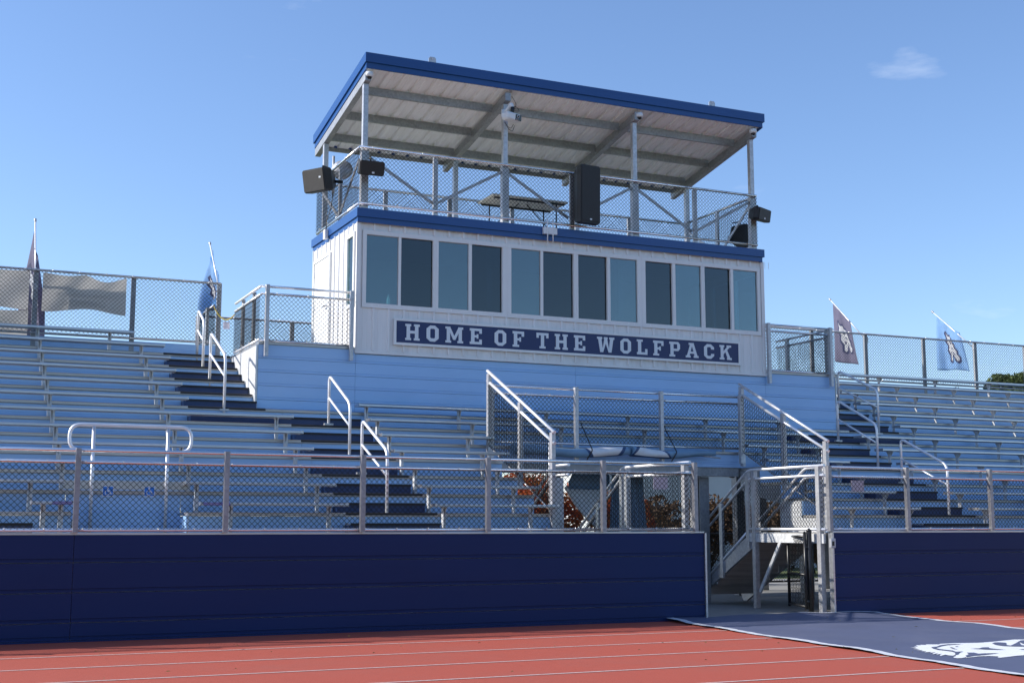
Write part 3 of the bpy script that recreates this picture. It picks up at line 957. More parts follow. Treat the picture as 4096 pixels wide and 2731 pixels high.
# aisle handrails
def handrail(x, yb, zb, yf, zf, fb, ff, label):
    """back-top, front-top, floor levels under both"""
    t = thing('aisle_handrail', (x, (yb + yf) / 2, min(fb, ff)), label, 'handrail', 'looped handrails in the aisles')
    pts = rounded([(x, yb, fb), (x, yb, zb + 0.05), (x, yf, zf + 0.02), (x, yf, ff)], 0.13, 6)
    MB().tube(pts, 0.024, 10).build('rail', 'handrail', t)
    MB().tube([(x, yb, zb - 0.32), (x, yf, zf - 0.33)], 0.019, 8).build('mid_rail', 'handrail', t)
    for y, f in ((yb, fb), (yf, ff)):
        bx(x - 0.075, x + 0.075, y - 0.028, y + 0.03, f + 0.085, f + 0.115).build('clamp', 'galv', t)
    return t
handrail(4.28, 3.73, 3.78, 2.57, 3.25, 2.93, 2.36, 'handrail loop in the lower aisle, upper half, banner side')
handrail(4.28, 1.95, 2.92, 0.77, 2.42, 2.07, 1.43, 'handrail loop in the lower aisle, behind the fence, banner side')
handrail(2.68, 5.50, 4.63, 4.258, 4.12, 3.72, 3.15, 'handrail loop beside the galvanised side wall, lower half of upper aisle')
handrail(2.68, 6.70, 5.21, 6.13, 4.95, 4.30, 4.02, 'short handrail loop near the yellow chain, top of the upper aisle')
handrail(14.58, 3.70, 3.78, 2.57, 3.25, 2.93, 2.36, 'handrail loop in the lower aisle, upper half, tilted-flag side')
handrail(14.58, 1.93, 2.92, 0.77, 2.42, 2.07, 1.43, 'handrail loop in the lower aisle, behind the fence, tilted-flag side')
handrail(16.06, 5.50, 4.63, 4.258, 4.12, 3.72, 3.15, 'handrail loop at the foot of the upper aisle, tilted-flag side')
handrail(15.95, 8.3, 5.35, 8.0, 5.15, 4.43, 4.43, 'small looped handrail on the rear walkway behind the landing guard')

# ------------------------------------------------------------------ the two stairs down inside the opening
def stair(x0, x1, label, rails_x, legs):
    t = thing('stair', ((x0 + x1) / 2, 3.0, 0), label, 'stairs', 'stairs down to the gateway passage')
    ya, yb = 2.13, 4.17
    sl = -ZW / (yb - ya)
    for x in (x0 + 0.025, x1 - 0.025):
        MB().bar((x, ya - 0.05, ZW - 0.13), (x, yb - 0.02, 0.06), 0.05, 0.24).build('stringer', 'galv', t)
    nst = 7
    for k in range(1, nst):
        y = ya + (yb - ya) * k / nst
        z = ZW - ZW * k / nst
        bx(x0 + 0.055, x1 - 0.055, y - 0.31, y + 0.03, z - 0.03, z).build('stair_tread', 'alu_tread', t)
        bx(x0 + 0.055, x1 - 0.055, y - 0.32, y - 0.312, z, z + 0.17).build('stair_riser', 'alu_tread', t)
    for rx, yst, flat in rails_x:
        s2 = -0.64
        for zt in (2.345, 2.19):
            pts = [(rx, yst, zt)] + ([(rx, flat, zt)] if flat > yst + 0.05 else []) + [(rx, flat + 1.75, zt + s2 * 1.75)]
            MB().tube(rounded(pts, 0.1, 4), 0.024, 10).build('rail', 'handrail', t)
        if flat > 2.0:
            chain(t, (rx, flat, ZW + 0.06), (0, 1.72, 1.72 * s2), (0, 0, 0.84))
            MB().tube([(rx, flat, ZW + 0.04), (rx, flat + 1.75, ZW + 0.04 + s2 * 1.75)], 0.022, 8).build('rail', 'handrail', t)
            for dy in (0.03, 0.86, 1.66):
                bx(rx - 0.025, rx + 0.025, flat + dy - 0.045, flat + dy + 0.045, max(0.02, ZW - 0.26 + s2 * dy), 2.33 + s2 * dy).build('post', 'galv', t)
            if yst < 0.3:
                chain(t, (rx, yst + 0.05, ZW + 0.06), (0, flat - yst - 0.08, 0), (0, 0, 0.84))
                MB().tube([(rx, yst, ZW + 0.05), (rx, flat, ZW + 0.05)], 0.024, 10).build('rail', 'handrail', t)
                bx(rx - 0.02, rx + 0.02, yst + 0.05, flat - 0.02, ZW - 0.17, ZW - 0.02).build('platform_beam', 'zinc_sheet', t)
                for y in legs:
                    bx(rx - 0.04, rx + 0.04, y - 0.045, y + 0.045, 0.0, ZW + (1.05 if y < 0.5 or y > 1.5 else 0)).build('platform_leg', 'galv', t)
                MB().bar((rx, legs[1] - 0.1, 0.28), (rx, legs[0] + 1.05, ZW - 0.14), 0.035, 0.06).build('brace', 'zinc_sheet', t)
    return t
stair(7.55, 8.88, 'steel stair descending from the fence end, banner side of the gateway', [(8.86, 0.05, 2.13), (7.57, 1.55, 2.13)], (0.2, 1.98))
stair(11.38, 12.60, 'steel stair with platform on legs beside the gateway post', [(11.37, 0.05, 2.15), (11.77, 0.77, 1.07)], (0.2, 1.98))
# white lit end panels at the head of the stairs
tag(MB().obox((8.95, 2.22, 1.80), (1, 0, 0), (0, 1, 0), (0, 0, 1), 0.055, 0.055, 0.46, 0.01).build('stair_head_post', 'zinc_sheet', None),
    'pale square post at the head of the banner-side stair', 'post')

# ------------------------------------------------------------------ gateway: black gate and posts
t = thing('gate', (11.0, 0.3, 0), 'black chain-link gate swung open inside the gateway', 'gate')
gp = Vector((11.25, 0.34, 0))
gd = Vector((0.30, 0.93, 0)).normalized()
MB().tube([gp, gp + Vector((0, 0, 1.30))], 0.042, 12).lathe([(0.042, 0), (0.044, 0.02), (0.02, 0.045), (0.0, 0.05)], gp + Vector((0, 0, 1.30)), 12).build('hinge_post', 'black_paint', t)
g0 = gp + Vector((-0.07, 0.02, 0))
g1 = g0 + gd * 0.84
for q in (g0, g1):
    MB().tube([q + Vector((0, 0, 0.08)), q + Vector((0, 0, 1.27))], 0.024, 10).lathe([(0.026, 0), (0.012, 0.03), (0, 0.035)], q + Vector((0, 0, 1.27)), 10).build('gate_stile', 'black_paint', t)
for z in (0.12, 0.62, 1.22):
    MB().tube([g0 + Vector((0, 0, z)), g1 + Vector((0, 0, z))], 0.02, 8).build('gate_rail', 'black_paint', t)
chain(t, g0 + Vector((0, 0, 0.12)), gd * 0.84, (0, 0, 1.1))
for z in (0.2, 1.05):
    MB().tube([gp + Vector((0, 0, z)), g0 + Vector((0, 0, z))], 0.03, 8).build('hinge', 'black_paint', t)
tag(MB().tube([(9.20, 0.24, 0), (9.20, 0.24, 1.27)], 0.036, 12).lathe([(0.036, 0), (0.03, 0.02), (0, 0.03)], (9.20, 0.24, 1.27), 12).build('latch_post', 'black_paint', None),
    'black round gate post against the long navy wall end', 'post')
bxo = MB().obox((11.40, -0.055, 1.12), (1, 0, 0), (0, 1, 0), (0, 0, 1), 0.045, 0.03, 0.075, 0.008).build('outlet_box', 'galv', None)
tag(bxo, 'small grey electrical outlet box on the gateway post', 'outlet box')
MB().obox((11.39, -0.089, 1.115), (1, 0, 0), (0, 1, 0), (0, 0, 1), 0.02, 0.004, 0.035).build('outlet_cover', 'black_paint', bxo)

# ------------------------------------------------------------------ press box
PX0, PX1, PY1, PZ0, PZ1 = 4.98, 13.55, 7.33, 4.345, 6.67
B = thing('press_box', (9.27, 6.0, 4.4), 'white ribbed press box with twelve window panes and blue trim', 'press box')
def ribbed(x0, x1, z0, z1, y, ribs, name='wall_sheet'):
    mb = MB().box(x0, x1, y, y + 0.06, z0, z1)
    for x in ribs:
        if x0 + 0.03 < x < x1 - 0.03:
            mb.extrude([(x - 0.026, y, z0 + 0.002), (x - 0.015, y - 0.032, z0 + 0.002), (x + 0.015, y - 0.032, z0 + 0.002), (x + 0.026, y, z0 + 0.002)], (0, 0, z1 - z0 - 0.004))
            mb.box(x + 0.085, x + 0.092, y - 0.004, y, z0 + 0.002, z1 - 0.002)
            mb.box(x + 0.175, x + 0.182, y - 0.004, y, z0 + 0.002, z1 - 0.002)
    return mb.build(name, 'white_wall', B)
RIBS = [5.02 + 0.283 * k for k in range(31)]
ribbed(PX0, PX1, 4.40, 5.155, YP, RIBS)
ribbed(PX0, PX1, 6.535, PZ1, YP, RIBS)
ribbed(PX0, 5.085, 5.156, 6.534, YP, [])
ribbed(13.455, PX1, 5.156, 6.534, YP, [])
bx(PX0 - 0.004, PX0 + 0.07, YP - 0.027, YP - 0.001, 4.40, PZ1).build('corner_trim', 'white_wall', B)
bx(PX1 - 0.07, PX1 + 0.004, YP - 0.027, YP - 0.001, 4.40, PZ1).build('corner_trim', 'white_wall', B)
bx(PX0 - 0.01, PX1 + 0.01, YP - 0.03, YP + 0.05, PZ0, 4.398).build('base_trim', 'white_wall', B)
# side walls: left one has a door and a window, right one a window
def side_wall(x, out, win):
    mb = MB()
    y0, y1 = YP + 0.061, PY1
    xa, xb = (x, x + 0.06) if out < 0 else (x - 0.06, x)
    wy0, wy1, wz0, wz1 = win
    mb.box(xa, xb, y0, wy0, 4.40, PZ1)
    mb.box(xa, xb, wy1, y1, 4.40, PZ1)
    mb.box(xa, xb, wy0, wy1, 4.40, wz0)
    mb.box(xa, xb, wy0, wy1, wz1, PZ1)
    for k in range(10):
        y = YP + 0.16 + 0.283 * k
        xo = x + out * 0.022
        for z0, z1 in ([(4.402, PZ1 - 0.002)] if not (wy0 - 0.04 < y < wy1 + 0.04) else [(4.402, wz0 - 0.05), (wz1 + 0.05, PZ1 - 0.002)]):
            if out < 0 and 6.05 < y < 7.2:
                z0 = max(z0, 6.46)
            mb.extrude([(x, y - 0.022, z0), (xo, y - 0.012, z0), (xo, y + 0.012, z0), (x, y + 0.022, z0)], (0, 0, z1 - z0))
    return mb.build('side_wall', 'white_wall', B)
side_wall(PX0, -1, (4.70, 5.08, 5.23, 6.457))
side_wall(PX1, 1, (4.70, 6.4, 5.23, 6.457))
bx(PX0, PX1, PY1, PY1 + 0.06, 4.40, PZ1).build('back_wall', 'white_wall', B)
bx(PX0 + 0.06, PX1 - 0.06, YP + 0.06, PY1 - 0.001, 4.40, 4.46).build('inside_floor', 'interior_dark', B)
bx(PX0 + 0.06, PX1 - 0.06, YP + 0.06, PY1 - 0.001, 6.60, 6.65).build('inside_ceiling', 'interior', B)
bx(PX0 + 0.07, PX1 - 0.07, PY1 - 0.03, PY1 - 0.002, 4.461, 6.598).build('inside_back_lining', 'interior', B)
bx(PX0 + 0.07, PX1 - 0.07, YP + 0.06, YP + 0.62, 5.16, 5.20).build('inside_counter', 'interior_dark', B)
for x in (7.86, 10.70):
    bx(x - 0.05, x + 0.05, 5.4, PY1 - 0.04, 4.461, 6.598).build('inside_partition', 'interior', B)
# door
d = MB().extrude([(PX0 - 0.03, 6.16, 4.46), (PX0 - 0.03, 7.12, 4.46), (PX0 - 0.03, 7.12, 6.36), (PX0 - 0.03, 6.16, 6.36)], (0.028, 0, 0)).build('door', 'white', B)
mb = MB()
for y in (6.10, 7.14):
    mb.box(PX0 - 0.045, PX0 - 0.001, y, y + 0.05, 4.46, 6.42)
mb.box(PX0 - 0.045, PX0 - 0.001, 6.151, 7.139, 6.365, 6.42)
mb.build('door_frame', 'white', d)
MB().tube([(PX0 - 0.03, 6.25, 5.42), (PX0 - 0.09, 6.25, 5.42), (PX0 - 0.09, 6.38, 5.42)], 0.012, 8).build('door_handle', 'galv', d)
for z in (4.75, 5.45, 6.1):
    bx(PX0 - 0.04, PX0 - 0.031, 7.09, 7.135, z, z + 0.1).build('hinge', 'galv', d)
# windows
PANES = [(5.157, 5.752, 'l'), (5.80, 6.407, 'd'), (6.509, 7.10, 'l'), (7.157, 7.767, 'd'), (7.944, 8.545, 'l'), (8.597, 9.234, 'd'),
         (9.329, 9.954, 'd'), (10.017, 10.61, 'l'), (10.79, 11.398, 'd'), (11.465, 12.057, 'l'), (12.136, 12.749, 'd'), (12.81, 13.388, 'l')]
PZ_0, PZ_1 = 5.235, 6.457
bounds = [(5.088, 6.458), (6.458, 7.86), (7.86, 9.282), (9.282, 10.705), (10.705, 12.097), (12.097, 13.452)]
for w, (wa, wb) in enumerate(bounds):
    pa, pb = PANES[2 * w], PANES[2 * w + 1]
    y0, y1 = YP - 0.032, YP + 0.05
    mb = MB()
    mb.box(wa + 0.001, wb - 0.001, y0, y1, 5.157, PZ_0)
    mb.box(wa + 0.001, wb - 0.001, y0, y1, PZ_1, 6.533)
    mb.box(wa + 0.001, pa[0], y0 + 0.0015, y1, PZ_0 + 0.0005, PZ_1 - 0.0005)
    mb.box(pa[1], pb[0], y0 + 0.004, y1, PZ_0 + 0.0005, PZ_1 - 0.0005)
    mb.box(pb[1], wb - 0.001, y0 + 0.0015, y1, PZ_0 + 0.0005, PZ_1 - 0.0005)
    win = mb.build('window', 'frame', B)
    for (a, b, k) in (pa, pb):
        yy = YP + (0.006 if k == 'l' else 0.026)
        bx(a + 0.001, b - 0.001, yy, yy + 0.005, PZ_0 + 0.001, PZ_1 - 0.001).build('pane', 'glass' if k == 'l' else 'screen', win)
        mb = MB()
        for xa, xb, za, zb in ((a + 0.001, a + 0.012, PZ_0 + 0.001, PZ_1 - 0.001), (b - 0.012, b - 0.001, PZ_0 + 0.001, PZ_1 - 0.001),
                               (a + 0.0125, b - 0.0125, PZ_0 + 0.001, PZ_0 + 0.012), (a + 0.0125, b - 0.0125, PZ_1 - 0.012, PZ_1 - 0.001)):
            mb.box(xa, xb, yy - 0.003, yy + 0.008, za, zb)
        mb.build('gasket', 'black_paint' if k == 'd' else 'galv_dark', win)
    mb = MB()
    for x in (wa + 0.18, wa + 0.30, wb - 0.30, wb - 0.18):
        mb.box(x - 0.006, x + 0.006, y0 - 0.004, y0 - 0.0005, 5.185, 5.225)
    mb.build('weep_stains', 'soffit', win)['kind'] = 'stuff'
def side_window(x, out, y0, y1):
    mb = MB()
    xa, xb = (x - 0.03, x + 0.05) if out < 0 else (x - 0.05, x + 0.03)
    mb.box(xa, xb, y0 - 0.05, y0 + 0.02, 5.18, 6.51)
    mb.box(xa, xb, y1 - 0.02, y1 + 0.05, 5.18, 6.51)
    mb.box(xa, xb, y0 + 0.0205, y1 - 0.0205, 5.18, 5.25)
    mb.box(xa, xb, y0 + 0.0205, y1 - 0.0205, 6.44, 6.51)
    ym = (y0 + y1) / 2
    if out > 0: mb.box(xa + 0.004, xb - 0.004, ym - 0.02, ym + 0.02, 5.251, 6.439)
    w = mb.build('window', 'frame', B)
    if out < 0:
        bx(x - 0.003, x + 0.003, y0 + 0.021, y1 - 0.021, 5.252, 6.438).build('pane', 'glass_clear', w)
        return
    bx(x - 0.003, x + 0.003, y0 + 0.021, ym - 0.021, 5.252, 6.438).build('pane', 'glass_clear', w)
    bx(x - 0.003, x + 0.003, ym + 0.021, y1 - 0.021, 5.252, 6.438).build('pane', 'glass_clear', w)
side_window(PX0, -1, 4.70, 5.08)
side_window(PX1, 1, 4.70, 6.4)
# upper deck and its fascia
FZ0, FZ1 = 6.655, 6.905
def fascia(x0, x1, y0, y1, z0, z1, drop_back=0.0, name='fascia', seam=9.28, parent=None):
    """two-step trim on four sides; y0 front"""
    h = (z1 - z0) * 0.62
    for a, b in ((x0, seam), (seam, x1)):
        MB().prismx([(y0, z0 + (z1 - z0) - h), (y0, z1), (y0 + 0.05, z1), (y0 + 0.05, z1 - h)], a, b).build(name, 'trim', parent)
        MB().prismx([(y0 + 0.028, z0), (y0 + 0.028, z1 - h - 0.001), (y0 + 0.06, z1 - h - 0.001), (y0 + 0.06, z0)], a + 0.02 if a == x0 else a, b if b == seam else b - 0.04).build(name, 'trim', parent)
    for x, sg in ((x0, 1), (x1, -1)):
        xa, xb = (x + 0.001, x + 0.05) if sg > 0 else (x - 0.05, x - 0.001)
        ya, yb = y0 + 0.052, y1
        MB().extrude([(xa, ya, z1 - h), (xa, yb, z1 - h - drop_back), (xa, yb, z1 - drop_back), (xa, ya, z1)], (xb - xa, 0, 0)).build(name, 'trim', parent)
        xa, xb = xa + sg * 0.026, xb + sg * 0.01
        MB().extrude([(xa, ya + 0.01, z0), (xa, yb - 0.03, z0 - drop_back), (xa, yb - 0.03, z1 - h - 0.001 - drop_back), (xa, ya + 0.01, z1 - h - 0.001)], (xb - xa, 0, 0)).build(name, 'trim', parent)
    bx(x0 + 0.051, x1 - 0.051, y1 - 0.05, y1, z0 - drop_back, z1 - drop_back).build(name, 'trim', parent)
fascia(4.95, 13.53, 4.50, 7.42, FZ0, FZ1, parent=B)
bx(5.02, 13.46, 4.57, 7.36, 6.685, 6.86).build('upper_deck', 'zinc_sheet', B)

# roof
RF, RB, RZ0, RZ1 = 4.40, 7.74, 9.435, 9.715
RDROP = 0.60
fascia(5.03, 13.55, RF, RB, RZ0, RZ1, drop_back=RDROP, name='roof_fascia', parent=B)
def rz(y): return 9.47 - RDROP * (y - RF) / (RB - RF)
mb = MB()
pitch = 0.305
prof = [(5.09, 0.0)]
x = 5.12
while x < 13.40:
    prof += [(x, 0.0), (x + 0.018, 0.05), (x + 0.08, 0.05), (x + 0.097, 0.0), (x + 0.18, 0.0), (x + 0.19, 0.008), (x + 0.20, 0.0)]
    x += pitch
prof += [(13.49, 0.0)]
vs, fs = [], []
for px, pz in prof:
    for y in (RF + 0.07, RB - 0.06):
        vs.append((px, y, rz(y) + pz))
for i in range(len(prof) - 1):
    fs.append((2 * i, 2 * i + 2, 2 * i + 3, 2 * i + 1))
rs = mb.add(vs, fs).build('roof_sheet', 'soffit', B)
md = rs.modifiers.new('thickness', 'SOLIDIFY')
md.thickness = 0.004
md.offset = 1
RPX = [5.11, 7.84, 10.61, 13.35]
for x in RPX:
    mb = MB()
    ya, yb = RF + 0.09, RB - 0.07
    for dx in (-0.05,):
        mb.extrude([(x - 0.055, ya, rz(ya) - 0.22), (x - 0.055, yb, rz(yb) - 0.22), (x - 0.055, yb, rz(yb) - 0.07), (x - 0.055, ya, rz(ya) - 0.07)], (0.11, 0, 0))
    mb.build('rafter', 'galv_dark', B)
for y in (5.12, 6.12, 7.05):
    for a, b in zip(RPX[:-1], RPX[1:]):
        z = rz(y)
        mb = MB()
        mb.box(a + 0.057, b - 0.057, y - 0.008, y + 0.008, z - 0.15, z - 0.006)
        mb.box(a + 0.057, b - 0.057, y + 0.0085, y + 0.05, z - 0.15, z - 0.138)
        mb.build('purlin', 'galv_dark', B)
for y in (7.66,):
    z = rz(y)
    bx(5.085, 13.49, y - 0.02, y + 0.02, z - 0.08, z - 0.004).build('eave_strut', 'galv_dark', B)
# roof posts, front and rear
for x in RPX:
    bx(x - 0.045, x + 0.045, 4.60, 4.69, 6.861, rz(4.65) - 0.222).build('roof_post', 'galv', B)
    bx(x - 0.065, x + 0.065, 4.591, 4.699, 6.862, 7.98).build('post_sleeve', 'galv', B)
    bx(x - 0.045, x + 0.045, 7.05, 7.14, 6.861, rz(7.1) - 0.222).build('roof_post', 'galv', B)
for x in (6.30, 12.30):
    mb = MB().extrude([(x - 0.07, RF + 0.02, 9.70), (x + 0.07, RF + 0.02, 9.70), (x + 0.07, RF + 0.02, 9.79), (x + 0.045, RF + 0.02, 9.82), (x - 0.045, RF + 0.02, 9.82), (x - 0.07, RF + 0.02, 9.79)], (0, 0.012, 0))
    lug = mb.build('lifting_lug', 'galv', B)
    MB().lathe([(0.016, 0), (0.016, 0.003)], (x, RF + 0.019, 9.785), 10, (0, -1, 0)).build('lug_hole', 'paper', lug)
# deck railing
RT, RBm = 8.01, 6.995
def deck_rail(p0, p1, posts, label, braces=()):
    t = fence_run('deck_railing', p0, p1, posts, 6.862, RT - 0.02, [RT, RBm], (RBm + 0.01, RT - 0.01), label, mats=('galv', 'pipe'), pipe_r=0.024, r=0.0041)
    for a, b in braces:
        MB().bar(a, b, 0.02, 0.055, up=(0, 0, 1)).build('brace', 'galv', t)
    return t
br = []
for a, m_, b in ((5.16, 6.45, 7.79), (7.89, 9.20, 10.56), (10.66, 11.95, 13.30)):
    br += [((a, 4.66, 7.90), (m_ - 0.03, 4.66, 7.16)), ((m_ + 0.03, 4.66, 7.16), (b, 4.66, 7.90))]
deck_rail((4.99, 4.54, 6.9), (13.39, 4.54, 6.9), [6.44 - 4.99, 9.21 - 4.99, 11.95 - 4.99], 'chain-link railing along the front of the press box roof deck', br)
deck_rail((5.0, 7.22, 6.9), (5.0, 4.55, 6.9), [1.35], 'chain-link railing on the door end of the press box roof deck',
          [((5.05, 5.95, 7.05), (5.05, 4.75, 7.85)), ((5.05, 5.95, 7.05), (5.05, 7.0, 7.75))])
deck_rail((13.39, 4.55, 6.9), (13.39, 7.22, 6.9), [1.35], 'chain-link railing on the tilted-flag end of the press box roof deck',
          [((13.34, 5.9, 7.0), (13.34, 4.75, 7.8)), ((13.34, 5.9, 7.05), (13.34, 7.0, 7.75))])
deck_rail((5.0, 7.25, 6.9), (13.39, 7.25, 6.9), [1.42, 2.8, 4.2, 5.6, 7.0], 'chain-link railing along the back of the press box roof deck')

# ------------------------------------------------------------------ sign
sg = thing('name_sign', (9.3, 4.56, 4.53), 'navy board lettered HOME OF THE WOLFPACK under the press box windows', 'sign')
SX0, SX1, SZ0, SZ1 = 5.672, 12.915, 4.527, 4.998
for a, b in ((5.716, 9.86), (9.864, 12.872)):
    bx(a, b, 4.545, 4.575, 4.571, 4.955).build('board', 'sign_navy', sg)
mb = MB()
mb.box(SX0, SX1, 4.535, 4.577, SZ0, 4.57)
mb.box(SX0, SX1, 4.535, 4.577, 4.956, SZ1)
mb.box(SX0, 5.715, 4.536, 4.577, 4.5705, 4.9555)
mb.box(12.873, SX1, 4.536, 4.577, 4.5705, 4.9555)
mb.build('sign_frame', 'white', sg)
# slab letters on a 5x7 grid: rectangles and quads (x0,z0,x1,z1) in units of cap height 7
SER = 0.95
GL = {
 'H': (5.4, [(0, 0, 2.2, SER), (3.2, 0, 5.4, SER), (0, 7 - SER, 2.2, 7), (3.2, 7 - SER, 5.4, 7), (0.5, SER, 1.8, 7 - SER), (3.6, SER, 4.9, 7 - SER), (1.8, 2.95, 3.6, 4.15)]),
 'O': (4.6, [[(0, 1.4), (1.4, 0), (3.2, 0), (4.6, 1.4), (3.2, 1.75), (2.85, 1.4), (1.75, 1.4), (1.4, 1.75)], [(0, 5.6), (1.4, 7), (3.2, 7), (4.6, 5.6), (3.2, 5.25), (2.85, 5.6), (1.75, 5.6), (1.4, 5.25)],
      [(0, 1.4), (1.4, 1.75), (1.4, 5.25), (0, 5.6)], [(4.6, 1.4), (3.2, 1.75), (3.2, 5.25), (4.6, 5.6)]]),
 'M': (6.8, [(0, 0, 2.2, SER), (4.6, 0, 6.8, SER), (0, 7 - SER, 1.9, 7), (4.9, 7 - SER, 6.8, 7), (0.5, SER, 1.75, 7 - SER), (5.05, SER, 6.3, 7 - SER),
      [(1.75, 7), (1.75, 4.4), (3.0, 1.3), (3.4, 1.3), (3.4, 3.0)], [(5.05, 7), (5.05, 4.4), (3.8, 1.3), (3.4, 1.3), (3.4, 3.0)]]),
 'E': (4.7, [(0, 0, 4.7, SER + 0.15), (0, 7 - SER - 0.15, 4.7, 7), (0.5, SER, 1.85, 7 - SER), (1.85, 3.0, 3.1, 4.0), (3.7, SER, 4.7, 2.2), (3.7, 4.8, 4.7, 7 - SER), (2.7, 2.5, 3.35, 4.5)]),
 'F': (4.6, [(0, 0, 2.6, SER), (0, 7 - SER - 0.15, 4.6, 7), (0.5, SER, 1.85, 7 - SER), (1.85, 2.9, 3.1, 3.9), (3.6, 4.7, 4.6, 7 - SER), (2.7, 2.4, 3.35, 4.4)]),
 'T': (4.9, [(1.2, 0, 3.7, SER), (0, 7 - SER - 0.15, 4.9, 7), (1.8, SER, 3.1, 7 - SER), (0, 4.7, 0.95, 7 - SER), (3.95, 4.7, 4.9, 7 - SER)]),
 'W': (7.4, [(0, 7 - SER, 2.2, 7), (5.2, 7 - SER, 7.4, 7), (2.9, 7 - SER, 4.5, 7), [(0.45, 6.2), (1.85, 6.2), (2.55, 0), (1.3, 0)], [(6.95, 6.2), (5.55, 6.2), (4.85, 0), (6.1, 0)],
      [(3.1, 6.2), (4.3, 6.2), (2.55, 0), (2.1, 0)], [(4.3, 6.2), (3.1, 6.2), (4.85, 0), (5.3, 0)]]),
 'L': (4.6, [(0, 0, 4.6, SER + 0.15), (0, 7 - SER, 2.6, 7), (0.5, SER, 1.9, 7 - SER), (3.6, SER, 4.6, 2.7)]),
 'P': (4.8, [(0, 0, 2.6, SER), (0, 7 - SER - 0.1, 3.6, 7), (0.5, SER, 1.9, 7 - SER), (1.9, 2.7, 3.5, 3.75), [(3.5, 7), (3.5, 5.95), (3.55, 5.5), (4.8, 5.9), (4.0, 7)],
      [(3.55, 5.6), (3.55, 4.2), (4.8, 3.8), (4.8, 5.95)], [(3.5, 3.75), (3.5, 2.7), (4.0, 2.7), (4.8, 3.8), (3.55, 4.25)]]),
 'A': (5.8, [(0, 0, 2.2, SER), (3.6, 0, 5.8, SER), (1.4, 7 - SER, 3.7, 7), (1.8, 1.9, 4.0, 2.9), [(0.45, 0.6), (1.65, 0.6), (3.1, 6.6), (2.1, 6.6)], [(5.35, 0.6), (4.05, 0.6), (2.6, 6.6), (3.7, 6.6)]]),
 'C': (4.6, [[(0, 1.4), (1.4, 0), (3.2, 0), (4.6, 1.4), (3.2, 1.75), (2.85, 1.4), (1.75, 1.4), (1.4, 1.75)], [(0, 5.6), (1.4, 7), (3.2, 7), (4.6, 5.6), (3.2, 5.25), (2.85, 5.6), (1.75, 5.6), (1.4, 5.25)],
      [(0, 1.4), (1.4, 1.75), (1.4, 5.25), (0, 5.6)], (3.2, 4.5, 4.6, 5.55), (3.2, 1.45, 4.6, 2.4)]),
 'K': (5.6, [(0, 0, 2.2, SER), (3.4, 0, 5.6, SER), (0, 7 - SER, 2.2, 7), (3.3, 7 - SER, 5.4, 7), (0.5, SER, 1.8, 7 - SER), [(1.8, 2.6), (1.8, 4.1), (3.6, 6.3), (4.9, 6.3)], [(2.6, 4.1), (3.5, 4.6), (5.1, 0.6), (3.7, 0.6)]]),
}
words = 'HOME OF THE WOLFPACK'
u = 0.287 / 7
tot = sum(GL[c][0] for c in words if c != ' ')
LX0, LX1 = 5.88, 12.71
gap_l = 2.55
n_gap = len(words.replace(' ', '')) - 1
space = 2.45
raw = tot + gap_l * n_gap + space * words.count(' ')
su = (LX1 - LX0) / raw
x = LX0
for c in words:
    if c == ' ':
        x += space * su
        continue
    w, parts = GL[c]
    mb = MB()
    for k, p in enumerate(parts):
        dpt = 4.5405 - 0.0004 * k
        if isinstance(p, tuple):
            p = [(p[0], p[1]), (p[2], p[1]), (p[2], p[3]), (p[0], p[3])]
        ar = sum(p[i][0] * p[(i + 1) % len(p)][1] - p[(i + 1) % len(p)][0] * p[i][1] for i in range(len(p)))
        if ar < 0: p = p[::-1]
        mb.extrude([(x + px * su, dpt, 4.621 + pz * u) for px, pz in p], (0, 4.5445 - dpt, 0))
    mb.build('letter', 'letter', sg)
    x += (w + gap_l) * su

# ------------------------------------------------------------------ speakers, cameras and fittings on the press box
def speaker(c, yaw, pitch, w, h, dpt, label, taper=0.62, brand=True, mount=None):
    c = Vector(c)
    q = Matrix.Rotation(yaw, 3, 'Z') @ Matrix.Rotation(pitch, 3, 'X')
    t = thing('loudspeaker', c, label, 'loudspeaker')
    ax, ay, az = q @ Vector((1, 0, 0)), q @ Vector((0, 1, 0)), q @ Vector((0, 0, 1))
    # cabinet tapering to the back
    rings = []
    for yy, k, e in ((-dpt / 2, 0.97, 0.0), (-dpt / 2 + 0.02, 1.0, 0), (-dpt * 0.1, 1.0, 0), (dpt / 2 - 0.02, taper, 0), (dpt / 2, taper * 0.93, 0)):
        hw, hh, ch = w / 2 * k, h / 2 * (k * 0.5 + 0.5), 0.03
        pr = [(-hw + ch, -hh), (hw - ch, -hh), (hw, -hh + ch), (hw, hh - ch), (hw - ch, hh), (-hw + ch, hh), (-hw, hh - ch), (-hw, -hh + ch)]
        rings.append([c + ax * a + ay * yy + az * b for a, b in pr])
    vs = [p for r in rings for p in r]
    fs = [tuple(range(7, -1, -1)), tuple(range(32, 40))]
    for r in range(4):
        fs += [(r * 8 + i, r * 8 + (i + 1) % 8, r * 8 + 8 + (i + 1) % 8, r * 8 + 8 + i) for i in range(8)]
    MB().add(vs, fs).build('cabinet', 'speaker', t)
    MB().obox(c + ay * (-dpt / 2 - 0.006), ax, ay, az, w * 0.455, 0.006, h * 0.465, 0.004).build('grille', 'grille', t)
    if brand:
        MB().obox(c + ay * (-dpt / 2 - 0.013) + ax * brand[0] * w + az * brand[1] * h, ax, ay, az, 0.022, 0.0012, 0.015).build('badge', 'letter', t)
    if mount:
        MB().bar(c + ay * dpt * 0.4, mount, 0.035, 0.05).build('mount_arm', 'black_paint', t)
        MB().tube([c + az * (h / 2 - 0.005), c + az * (h / 2 + 0.06) + ay * 0.05, c + az * (h / 2 + 0.02) + ay * dpt * 0.5], 0.012, 6).build('yoke', 'black_paint', t)
    return t
